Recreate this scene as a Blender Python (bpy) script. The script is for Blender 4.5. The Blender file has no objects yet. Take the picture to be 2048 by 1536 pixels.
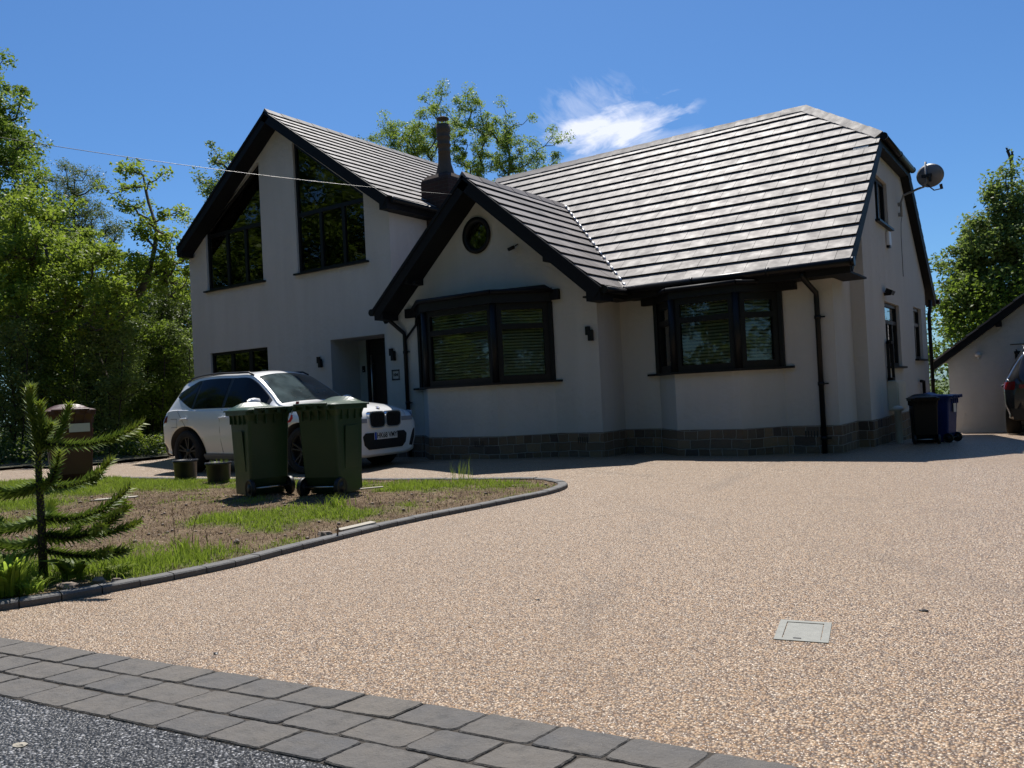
import bpy, math, random
import numpy as np
from mathutils import Vector, Matrix
from mathutils.geometry import tessellate_polygon
random.seed(7); rng = np.random.default_rng(11)
SC = bpy.context.scene
COL = SC.collection
# ------------------------------------------------------------------ camera
YAW, PIT, ROL = 0.60838, 0.01378, -0.05011
F_ = Vector((-math.sin(YAW)*math.cos(PIT), math.cos(YAW)*math.cos(PIT), math.sin(PIT)))
R0 = Vector((math.cos(YAW), math.sin(YAW), 0)); U0 = R0.cross(F_)
R_ = math.cos(ROL)*R0 + math.sin(ROL)*U0; U_ = -math.sin(ROL)*R0 + math.cos(ROL)*U0
CP = Vector((13.8345, -9.4618, 1.0)); FPX = 1625.1
cam = bpy.data.cameras.new('camera'); co = bpy.data.objects.new('camera', cam); COL.objects.link(co)
co.matrix_world = Matrix(((R_.x, U_.x, -F_.x, CP.x), (R_.y, U_.y, -F_.y, CP.y), (R_.z, U_.z, -F_.z, CP.z), (0, 0, 0, 1)))
cam.sensor_width = 36; cam.lens = FPX/2048*36; cam.clip_end = 1500; cam.clip_start = 0.05
SC.camera = co
def raydir(px, py): return (F_*FPX + R_*(px-1024) - U_*(py-768)).normalized()
def at(px, py, Y):
    d = raydir(px, py); return CP + d*((Y-CP.y)/d.y)
def atx(px, py, X):
    d = raydir(px, py); return CP + d*((X-CP.x)/d.x)
def atz(px, py, Z=0.0):
    d = raydir(px, py); return CP + d*((Z-CP.z)/d.z)
# ------------------------------------------------------------------ light
SUN = Vector((-0.35, 0.47, 1.0)).normalized()
w = bpy.data.worlds.new('World'); SC.world = w; w.use_nodes = True
nt = w.node_tree; nd = nt.nodes; lk = nt.links
bg = nd['Background']; bg.inputs[1].default_value = 0.092
sky = nd.new('ShaderNodeTexSky'); sky.sky_type = 'NISHITA'; sky.sun_disc = False
sky.sun_elevation = math.asin(SUN.z); sky.sun_rotation = math.atan2(SUN.x, SUN.y)
sky.air_density = 1.0; sky.dust_density = 0.5; sky.ozone_density = 3.5; sky.altitude = 100
tc = nd.new('ShaderNodeTexCoord')
def vdot(vec, v):
    n = nd.new('ShaderNodeVectorMath'); n.operation = 'DOT_PRODUCT'; lk.new(vec, n.inputs[0]); n.inputs[1].default_value = v; return n.outputs['Value']
def wm(op, a, b=None, c=None):
    n = nd.new('ShaderNodeMath'); n.operation = op
    for i, s in enumerate((a, b, c)):
        if s is None: continue
        if isinstance(s, (int, float)): n.inputs[i].default_value = s
        else: lk.new(s, n.inputs[i])
    return n.outputs[0]
D = tc.outputs['Generated']
cdir = raydir(1235, 245)                                   # where the wisp of cloud hangs
ch = Vector((0, 0, 1)).cross(cdir).normalized()*-1; cv = ch.cross(cdir).normalized()*1
if cv.z < 0: cv = -cv
u = vdot(D, ch); v = vdot(D, cv); f = vdot(D, cdir)
u = wm('DIVIDE', u, f); v = wm('DIVIDE', v, f)             # tangent-plane coordinates around the cloud
tilt = 0.17
ur = wm('ADD', wm('MULTIPLY', u, math.cos(tilt)), wm('MULTIPLY', v, math.sin(tilt)))
vr = wm('SUBTRACT', wm('MULTIPLY', v, math.cos(tilt)), wm('MULTIPLY', u, math.sin(tilt)))
def cvec(a, b):
    n = nd.new('ShaderNodeCombineXYZ'); lk.new(a, n.inputs[0]); lk.new(b, n.inputs[1]); return n.outputs[0]
def noise(vec, sc, det, dist=0.0, rough=.55):
    n = nd.new('ShaderNodeTexNoise'); n.inputs['Scale'].default_value = sc; n.inputs['Detail'].default_value = det
    n.inputs['Roughness'].default_value = rough; n.inputs['Distortion'].default_value = dist; lk.new(vec, n.inputs['Vector']); return n.outputs['Fac']
nA = noise(cvec(wm('MULTIPLY', ur, .38), vr), 42, 8, .35, .58)
nB = noise(cvec(wm('ADD', ur, wm('MULTIPLY', vr, .5)), wm('MULTIPLY', vr, .5)), 60, 8, .7, .60)
def blob(cu, cvv, ru, rv):
    a = wm('DIVIDE', wm('SUBTRACT', ur, cu), ru); b = wm('DIVIDE', wm('SUBTRACT', vr, cvv), rv)
    return wm('MAXIMUM', wm('SUBTRACT', 1.0, wm('ADD', wm('MULTIPLY', a, a), wm('MULTIPLY', b, b))), 0.0)
def clampm(x):
    n = nd.new('ShaderNodeClamp'); lk.new(x, n.inputs[0]); return n.outputs[0]
main = clampm(wm('MULTIPLY', wm('SUBTRACT', wm('ADD', wm('MULTIPLY', blob(-.008, -.004, .098, .028), .75), wm('MULTIPLY', nA, 2.1)), 1.22), 1.6))
main = wm('MULTIPLY', main, clampm(wm('MULTIPLY', blob(-.008, -.004, .112, .036), 2.2)))
low = clampm(wm('MULTIPLY', wm('SUBTRACT', wm('ADD', blob(-.01, -.038, .13, .026), wm('MULTIPLY', nA, 1.7)), 1.12), .9))
low = wm('MULTIPLY', low, clampm(wm('MULTIPLY', blob(-.01, -.038, .14, .030), 1.6)))
wisp = clampm(wm('MULTIPLY', wm('SUBTRACT', wm('ADD', wm('MULTIPLY', blob(-.028, .022, .075, .046), .7), wm('MULTIPLY', nB, 2.0)), 1.2), .9))
wisp = wm('MULTIPLY', wisp, clampm(wm('MULTIPLY', blob(-.028, .022, .08, .048), 1.4)))
cl = clampm(wm('ADD', wm('ADD', main, wm('MULTIPLY', low, .7)), wm('MULTIPLY', wisp, .5)))
cl = wm('MULTIPLY', cl, wm('GREATER_THAN', f, .2))
tn = nd.new('ShaderNodeMix'); tn.data_type = 'RGBA'; tn.blend_type = 'MULTIPLY'; tn.inputs[0].default_value = 1.0
lk.new(sky.outputs[0], tn.inputs[6]); tn.inputs[7].default_value = (.45, .71, .97, 1)
mx = nd.new('ShaderNodeMix'); mx.data_type = 'RGBA'; lk.new(wm('MULTIPLY', cl, .85), mx.inputs[0])
lk.new(tn.outputs[2], mx.inputs[6]); mx.inputs[7].default_value = (9.0, 9.2, 10.2, 1); lk.new(mx.outputs[2], bg.inputs[0])
sl = bpy.data.lights.new('sun', 'SUN'); sl.energy = 5.0; sl.angle = math.radians(.55); sl.color = (1, .955, .89)
so = bpy.data.objects.new('sun', sl); COL.objects.link(so); so.rotation_euler = SUN.to_track_quat('Z', 'Y').to_euler()
SC.view_settings.view_transform = 'Standard'; SC.view_settings.look = 'None'; SC.view_settings.gamma = 1
SC.view_settings.exposure = 0.32
SC.render.engine = 'CYCLES'
# ------------------------------------------------------------------ materials
class NT:
    def __init__(s, name):
        s.m = bpy.data.materials.new(name); s.m.use_nodes = True; s.t = s.m.node_tree; s.n = s.t.nodes; s.l = s.t.links
        s.p = s.n['Principled BSDF']; s.tc = s.n.new('ShaderNodeTexCoord'); s.obj = s.tc.outputs['Object']
    def put(s, sock, val):
        if isinstance(val, (int, float)): sock.default_value = val
        elif isinstance(val, tuple): sock.default_value = val if len(val) == 4 or sock.type == 'VECTOR' else (*val, 1)
        else: s.l.new(val, sock)
    def noise(s, sc, det=3, rough=.5, dist=0, vec=None, col=False):
        n = s.n.new('ShaderNodeTexNoise'); s.put(n.inputs['Vector'], vec or s.obj)
        n.inputs['Scale'].default_value = sc; n.inputs['Detail'].default_value = det; n.inputs['Roughness'].default_value = rough; n.inputs['Distortion'].default_value = dist
        return n.outputs['Color' if col else 'Fac']
    def voro(s, sc, feat='F1', out='Distance', vec=None, rnd=1):
        n = s.n.new('ShaderNodeTexVoronoi'); n.feature = feat; s.put(n.inputs['Vector'], vec or s.obj); n.inputs['Scale'].default_value = sc; n.inputs['Randomness'].default_value = rnd
        return n.outputs[out]
    def ramp(s, fac, stops, interp='LINEAR'):
        n = s.n.new('ShaderNodeValToRGB'); s.put(n.inputs[0], fac); e = n.color_ramp; e.interpolation = interp
        while len(e.elements) < len(stops): e.elements.new(.5)
        for el, (p_, c) in zip(e.elements, stops): el.position = p_; el.color = (*c, 1) if len(c) == 3 else c
        return n.outputs[0]
    def mix(s, fac, a, b, mode='MIX'):
        n = s.n.new('ShaderNodeMix'); n.data_type = 'RGBA'; n.blend_type = mode; s.put(n.inputs[0], fac); s.put(n.inputs[6], a); s.put(n.inputs[7], b); return n.outputs[2]
    def math(s, op, a, b=0.0):
        n = s.n.new('ShaderNodeMath'); n.operation = op; s.put(n.inputs[0], a); s.put(n.inputs[1], b); return n.outputs[0]
    def map(s, scale=(1, 1, 1), rot=(0, 0, 0), loc=(0, 0, 0), vec=None):
        n = s.n.new('ShaderNodeMapping'); s.put(n.inputs['Vector'], vec or s.obj); n.inputs['Scale'].default_value = scale; n.inputs['Rotation'].default_value = rot; n.inputs['Location'].default_value = loc; return n.outputs[0]
    def bump(s, h, dist=.01, strength=1, normal=None):
        n = s.n.new('ShaderNodeBump'); s.put(n.inputs['Height'], h); n.inputs['Distance'].default_value = dist; n.inputs['Strength'].default_value = strength
        if normal: s.l.new(normal, n.inputs['Normal'])
        return n.outputs[0]
    def sep(s, vec=None):
        n = s.n.new('ShaderNodeSeparateXYZ'); s.put(n.inputs[0], vec or s.obj); return n.outputs
    def attr(s, name):
        n = s.n.new('ShaderNodeAttribute'); n.attribute_name = name; return n.outputs
    def island(s):
        n = s.n.new('ShaderNodeNewGeometry'); return n.outputs['Random Per Island']
    def set(s, col=None, rough=None, metal=None, spec=None, normal=None, coat=None, coatr=None):
        q = s.p.inputs
        if col is not None: s.put(q['Base Color'], col)
        if rough is not None: s.put(q['Roughness'], rough)
        if metal is not None: s.put(q['Metallic'], metal)
        if spec is not None: s.put(q['Specular IOR Level'], spec)
        if normal is not None: s.l.new(normal, q['Normal'])
        if coat is not None: q['Coat Weight'].default_value = coat; q['Coat Roughness'].default_value = coatr or .03
        return s.m
def plain(name, col, rough=.5, metal=0, spec=.5, var=.12, vs=8, bump=0, bs=60, coat=None):
    t = NT(name); n = t.noise(vs, 4, .6)
    c = t.mix(n, tuple(x*(1-var) for x in col), tuple(min(1, x*(1+var)) for x in col))
    r = t.ramp(t.noise(vs*1.7, 3), [(.2, (max(0, rough-.06),)*3), (.8, (min(1, rough+.08),)*3)])
    return t.set(c, r, metal, spec, t.bump(t.noise(bs, 3), bump) if bump else None, coat)
M = {}
# white render: fine grain, faint rain streaks and dirt
t = NT('white_render'); g = t.noise(180, 3, .6); st = t.noise(1.0, 4, .6, .3, t.map((3, 3, .35)))
c = t.mix(t.ramp(st, [(.35, (0, 0, 0)), (.75, (1, 1, 1))]), (.63, .615, .58), (.57, .555, .52)); c = t.mix(t.math('MULTIPLY', t.noise(2.2, 5, .65), .25), c, (.49, .455, .40))
M['render'] = t.set(c, .9, 0, .25, t.bump(t.math('ADD', t.math('MULTIPLY', g, 1.5), t.math('MULTIPLY', t.noise(9, 3), 3.0)), .006))
M['black'] = plain('black_upvc', (.008, .009, .011), .42, spec=.25, bump=.0008, bs=15)
M['blackrough'] = plain('black_board', (.007, .0075, .009), .6, spec=.2, bump=.001, bs=25)
M['gutter'] = plain('black_gutter', (.008, .008, .009), .38, spec=.25)
# roof tiles: each tile its own tint
t = NT('roof_tile'); a = t.attr('tint'); n1 = t.noise(3.0, 5, .65); n2 = t.noise(45, 4, .7)
c = t.mix(a['Fac'], (.12, .104, .095), (.265, .233, .212)); c = t.mix(t.ramp(n1, [(.45, (0, 0, 0)), (.75, (.3, .3, .3))]), c, (.17, .155, .135)); c = t.mix(t.math('MULTIPLY', n2, .2), c, (.36, .33, .31))
M['tile'] = t.set(c, t.ramp(t.noise(5, 4, .6), [(.3, (.56,)*3), (.75, (.74,)*3)]), 0, .34, t.bump(n2, .0015))
t = NT('tile_edge'); M['tileedge'] = t.set((.028, .026, .026), .85, 0, .2)  # near-black edges: the shade of the course steps is put into this colour
# stone plinth: roughly coursed blocks
t = NT('plinth_stone'); s_ = t.sep(); cx = t.n.new('ShaderNodeCombineXYZ'); t.l.new(t.math('ADD', t.math('ADD', s_[0], s_[1]), t.math('MULTIPLY', t.noise(2.3, 3), .12)), cx.inputs[0]); t.l.new(t.math('ADD', s_[2], t.math('MULTIPLY', t.noise(3.1, 3), .05)), cx.inputs[1])
def brk(w_, h_, off):
    n = t.n.new('ShaderNodeTexBrick'); t.l.new(cx.outputs[0], n.inputs[0]); n.inputs['Scale'].default_value = 1; n.inputs['Brick Width'].default_value = w_; n.inputs['Row Height'].default_value = h_; n.inputs['Mortar Size'].default_value = .007; n.inputs['Mortar Smooth'].default_value = .35; n.offset = off; n.squash = .62; n.squash_frequency = 2
    n.inputs['Color1'].default_value = (.05, .05, .05, 1); n.inputs['Color2'].default_value = (1, 1, 1, 1); n.inputs['Mortar'].default_value = (.5, .5, .5, 1); return n
n = brk(.30, .132, .37)
c = t.ramp(n.outputs[0], [(0, (.12, .08, .05)), (.3, (.27, .18, .11)), (.55, (.16, .125, .095)), (.8, (.34, .23, .135)), (1, (.09, .07, .06))])
c = t.mix(t.math('MULTIPLY', t.noise(22, 5, .7), .5), c, (.11, .08, .06)); c = t.mix(n.outputs[1], c, (.36, .32, .27))
M['stone'] = t.set(c, .9, 0, .2, t.bump(t.math('ADD', t.math('SUBTRACT', 1.0, n.outputs[1]), t.math('MULTIPLY', t.noise(26, 5, .7), .8)), .03))
# brick chimney
t = NT('chimney_brick'); n = t.n.new('ShaderNodeTexBrick'); s_ = t.sep(); cx = t.n.new('ShaderNodeCombineXYZ'); t.l.new(t.math('ADD', s_[0], s_[1]), cx.inputs[0]); t.l.new(s_[2], cx.inputs[1]); t.l.new(cx.outputs[0], n.inputs[0])
n.inputs['Scale'].default_value = 1; n.inputs['Brick Width'].default_value = .225; n.inputs['Row Height'].default_value = .075; n.inputs['Mortar Size'].default_value = .006
n.inputs['Color1'].default_value = (.06, .03, .024, 1); n.inputs['Color2'].default_value = (.04, .026, .022, 1); n.inputs['Mortar'].default_value = (.07, .062, .055, 1)
M['brick'] = t.set(t.mix(t.math('MULTIPLY', t.noise(12, 4), .5), n.outputs[0], (.05, .04, .035)), .9, 0, .2, t.bump(n.outputs[1], -.006))
M['pot'] = plain('chimney_pot_clay', (.085, .062, .042), .8, var=.3, bump=.002)
M['steel'] = plain('brushed_steel', (.55, .55, .54), .3, 1)
M['lead'] = plain('lead_flashing', (.42, .42, .43), .42, .7)
# resin-bound gravel
t = NT('resin_gravel'); mp = t.map((1, 1, 1), vec=t.mix(.0025, t.obj, t.noise(90, 1, .5, 0, None, True), 'ADD'))
cc = t.sep(t.voro(108, 'F1', 'Color', mp)); d1 = t.voro(108, 'F1', 'Distance', mp)
c = t.ramp(cc[0], [(0, (.07, .038, .02)), (.13, (.19, .105, .05)), (.28, (.36, .225, .115)), (.45, (.54, .365, .205)), (.60, (.37, .20, .085)), (.74, (.70, .52, .34)), (.85, (.13, .095, .07)), (1, (.88, .72, .54))])
c = t.mix(t.ramp(d1, [(.35, (0, 0, 0)), (.75, (1, 1, 1))]), c, (.06, .036, .02))
big = t.noise(.55, 5, .6); c = t.mix(t.math('MULTIPLY', t.ramp(big, [(.35, (0, 0, 0)), (.7, (1, 1, 1))]), .30), c, (.24, .165, .10))
# scuff arcs and broad tyre tracks worn into the surface
def ring_(cx_, cy_, r_, w_, amt, ns=2.2):
    global c
    vd = t.n.new('ShaderNodeVectorMath'); vd.operation = 'DISTANCE'; t.l.new(t.obj, vd.inputs[0]); vd.inputs[1].default_value = (cx_, cy_, 0)
    a_ = t.math('ABSOLUTE', t.math('SUBTRACT', t.math('ADD', vd.outputs['Value'], t.math('MULTIPLY', t.noise(1.3, 2), .12)), r_)); k_ = t.ramp(t.math('DIVIDE', a_, w_), [(0, (1, 1, 1)), (1, (0, 0, 0))])
    c = t.mix(t.math('MULTIPLY', t.math('MULTIPLY', k_, t.ramp(t.noise(ns, 3, .6), [(.45, (0, 0, 0)), (.62, (1, 1, 1))])), amt), c, (.08, .055, .035))
ring_(12.4, -4.6, 2.0, .018, .8); ring_(9.2, -9.0, 3.9, .014, .7, 1.4); ring_(16, 1, 8.3, .012, .6, 1.1)
ring_(24, -1, 13.2, .16, .35, .8); ring_(24, -1, 14.8, .16, .35, .8); ring_(4, -16, 14.5, .15, .3, .7); ring_(4, -16, 16.0, .15, .3, .7)
c = t.mix(.12, c, (.46, .34, .25)); M['gravel'] = t.set(c, t.ramp(cc[1], [(0, (.28,)*3), (1, (.6,)*3)]), 0, .45, t.bump(t.math('SUBTRACT', 1.0, d1), .006, 1.0), .10, .38)
# asphalt
t = NT('asphalt'); mp = t.mix(.004, t.obj, t.noise(60, 1, .5, 0, None, True), 'ADD'); cc = t.sep(t.voro(95, 'F1', 'Color', mp)); d1 = t.voro(95, 'F1', 'Distance', mp)
c = t.ramp(cc[0], [(0, (.025, .026, .03)), (.55, (.07, .071, .074)), (.82, (.16, .16, .163)), (1, (.45, .45, .46))])
M['asphalt'] = t.set(t.mix(t.ramp(d1, [(.3, (0, 0, 0)), (.7, (1, 1, 1))]), c, (.012, .012, .013)), .45, 0, .5, t.bump(t.math('SUBTRACT', 1.0, d1), .009))
# pavers
t = NT('paver'); a = t.attr('tint'); c = t.mix(a['Fac'], (.105, .105, .108), (.165, .148, .128)); c = t.mix(t.ramp(t.noise(7, 5, .65), [(.35, (0, 0, 0)), (.75, (.6, .6, .6))]), c, (.19, .165, .135)); c = t.mix(t.ramp(t.noise(16, 6, .75), [(.5, (0, 0, 0)), (.7, (.55, .55, .55))]), c, (.06, .058, .055)); c = t.mix(t.ramp(t.voro(70, 'F1', 'Distance'), [(.08, (.6, .6, .6)), (.14, (0, 0, 0))]), c, (.24, .23, .21)); c = t.mix(t.math('MULTIPLY', t.noise(160, 3, .7), .35), c, (.05, .05, .052))
M['paver'] = t.set(c, .78, 0, .3, t.bump(t.math('ADD', t.noise(120, 4, .7), t.math('MULTIPLY', t.noise(18, 3), 2.5)), .005))
M['joint'] = plain('joint_sand', (.05, .042, .034), .95, bump=.004, bs=200)
t = NT('kerb_stone'); c = t.mix(t.noise(6, 5, .65), (.105, .105, .108), (.20, .19, .175)); c = t.mix(t.math('MULTIPLY', t.noise(140, 3, .7), .35), c, (.04, .04, .042))
M['kerb'] = t.set(c, .75, 0, .35, t.bump(t.noise(90, 4, .7), .004))
# soil
t = NT('soil'); n1 = t.noise(2.2, 6, .68); n2 = t.noise(38, 5, .7); gm = t.attr('grass')
c = t.ramp(n1, [(.3, (.11, .075, .042)), (.5, (.22, .155, .09)), (.7, (.33, .25, .155))]); c = t.mix(t.ramp(n2, [(.4, (.75, .75, .75)), (.62, (0, 0, 0))]), c, (.09, .06, .04))
st = t.voro(26, 'F1', 'Distance'); c = t.mix(t.ramp(st, [(.12, (.8, .8, .8)), (.2, (0, 0, 0))]), c, (.40, .33, .27)); c = t.mix(t.math('MULTIPLY', gm['Fac'], .8), c, (.11, .14, .035))
M['soil'] = t.set(c, .95, 0, .15, t.bump(t.math('ADD', n2, t.math('MULTIPLY', t.noise(9, 5, .7), 3)), .02))
M['rock'] = plain('rock', (.24, .19, .15), .9, var=.3, bump=.01, bs=18)
M['woodfloor'] = plain('leaf_litter', (.06, .055, .03), .95, var=.5, vs=3, bump=.02, bs=14)
M['grassland'] = plain('rough_grass', (.07, .10, .03), .95, var=.4, vs=1.5, bump=.03, bs=10)
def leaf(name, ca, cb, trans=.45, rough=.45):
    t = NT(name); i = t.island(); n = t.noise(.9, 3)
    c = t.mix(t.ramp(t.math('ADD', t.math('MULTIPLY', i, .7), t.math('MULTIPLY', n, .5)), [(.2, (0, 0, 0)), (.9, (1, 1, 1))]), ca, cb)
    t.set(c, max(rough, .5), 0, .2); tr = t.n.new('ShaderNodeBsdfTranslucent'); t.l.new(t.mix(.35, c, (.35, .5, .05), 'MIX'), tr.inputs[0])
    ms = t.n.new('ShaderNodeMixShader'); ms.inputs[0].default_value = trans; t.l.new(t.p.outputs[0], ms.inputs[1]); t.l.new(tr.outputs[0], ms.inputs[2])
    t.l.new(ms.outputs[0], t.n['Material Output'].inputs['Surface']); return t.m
M['leafA'] = leaf('maple_leaf', (0.060, 0.108, 0.017), (0.204, 0.276, 0.036), .42)
M['leafB'] = leaf('bright_leaf', (0.108, 0.168, 0.022), (0.300, 0.360, 0.048), .48)
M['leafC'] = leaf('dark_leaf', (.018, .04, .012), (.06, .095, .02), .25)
M['leafD'] = leaf('birch_leaf', (0.060, 0.084, 0.036), (0.144, 0.168, 0.072), .3)
M['leafE'] = leaf('ash_leaf', (0.120, 0.192, 0.030), (0.312, 0.384, 0.072), .48)
M['leafF'] = leaf('glossy_shrub_leaf', (0.036, 0.072, 0.022), (0.144, 0.180, 0.048), .25, .28)
M['leafG'] = leaf('grey_green_leaf', (0.084, 0.132, 0.042), (0.240, 0.288, 0.090), .42)
M['grass'] = leaf('grass_blade', (.12, .18, .02), (.32, .40, .06), .45)
M['blade'] = leaf('strap_leaf', (.16, .26, .04), (.42, .52, .07), .6, .35)
M['arau'] = leaf('conifer_scale', (.06, .11, .022), (.19, .26, .045), .3, .28)
M['arautip'] = leaf('conifer_tip', (.12, .17, .02), (.24, .28, .04), .25, .4)
M['dry'] = plain('dry_stalk', (.20, .13, .08), .8, var=.3)
M['bark'] = plain('bark', (.085, .07, .055), .9, var=.4, vs=6, bump=.01, bs=20)
M['barkdark'] = plain('dark_bark', (.04, .034, .028), .9, var=.3, vs=6)
# glass: looks into the room, mirrors the street
def glass(name, tint, ior=1.5, rmin=.02):
    t = NT(name); t.n.remove(t.p); tr = t.n.new('ShaderNodeBsdfTransparent'); tr.inputs[0].default_value = (*tint, 1)
    gl = t.n.new('ShaderNodeBsdfGlossy'); gl.inputs['Roughness'].default_value = rmin; gl.inputs['Color'].default_value = (1, 1, 1, 1)
    bp = t.bump(t.noise(1.2, 2), .01, .25); t.l.new(bp, gl.inputs['Normal'])
    fr = t.n.new('ShaderNodeFresnel'); fr.inputs[0].default_value = ior; f2 = t.math('MINIMUM', t.math('MULTIPLY', fr.outputs[0], 1.5), 1.0)
    ms = t.n.new('ShaderNodeMixShader'); t.l.new(f2, ms.inputs[0]); t.l.new(tr.outputs[0], ms.inputs[1]); t.l.new(gl.outputs[0], ms.inputs[2])
    t.l.new(ms.outputs[0], t.n['Material Output'].inputs['Surface']); return t.m
M['glass'] = glass('window_glass', (.80, .84, .80)); M['glassbay'] = glass('bay_window_glass', (.70, .74, .70), 1.36); M['screen'] = glass('windscreen_glass', (.35, .4, .4))
M['blind'] = plain('blind_slat', (.9, .86, .70), .5)
M['room'] = plain('room_plaster', (.38, .36, .33), .9)
M['carglass'] = plain('tinted_glass', (.003, .0035, .004), .06, 0, .18, var=0)
def carpaint(name, col):
    t = NT(name); d = t.ramp(t.sep()[2], [(.25, (1, 1, 1)), (.62, (0, 0, 0))]); dirt = t.math('MULTIPLY', t.math('MULTIPLY', d, t.noise(7, 5, .7)), .3)
    return t.set(t.mix(dirt, col, (.30, .24, .18)), t.mix(dirt, (.28,)*3, (.7,)*3), 0, .5, None, .8, .03)
M['whitepaint'] = carpaint('white_paint', (.86, .86, .85)); M['blackpaint'] = carpaint('black_paint', (.012, .012, .014))
M['trim'] = plain('black_trim', (.012, .012, .013), .45); M['tyre'] = plain('tyre_rubber', (.016, .015, .015), .85, var=.3)
M['alloy'] = plain('alloy', (.05, .05, .052), .45, .5); M['chrome'] = plain('chrome', (.75, .75, .75), .12, 1)
M['lamp'] = plain('lamp_glass', (.35, .37, .42), .08, .2); M['redlamp'] = plain('red_lamp', (.14, .006, .008), .15)
M['plate'] = plain('plate_white', (.72, .72, .68), .4, var=.02); M['blue'] = plain('plate_blue', (.02, .08, .45), .4)
M['ink'] = plain('black_ink', (.01, .01, .01), .5)
M['binG'] = plain('green_bin_plastic', (.016, .050, .020), .42, var=.25, vs=3, bump=.0006, bs=300)
M['binB'] = plain('brown_bin_plastic', (.085, .032, .018), .4, var=.2, vs=3); M['binK'] = plain('black_bin_plastic', (.007, .0075, .007), .5, spec=.25)
M['binBl'] = plain('blue_bin_plastic', (.012, .035, .16), .42, spec=.3, var=.15); M['label'] = plain('paper_label', (.62, .6, .5), .6)
M['potblk'] = plain('black_pot', (.018, .018, .02), .35, var=.2); M['cream'] = plain('cream_plastic', (.60, .56, .46), .5)
M['dish'] = plain('dish_grey', (.20, .21, .22), .45, .2); M['whitepl'] = plain('white_plastic', (.7, .7, .7), .4)
M['cover'] = plain('manhole_metal', (.24, .24, .215), .6, .2, var=.25, vs=30, bump=.001, bs=200); M['plank'] = plain('pale_plank', (.40, .36, .29), .8, var=.15)
M['red'] = plain('red_tape', (.55, .03, .05), .5); M['greygreen'] = plain('door_green', (.01, .03, .025), .4)
M['frame'] = M['black']
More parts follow.
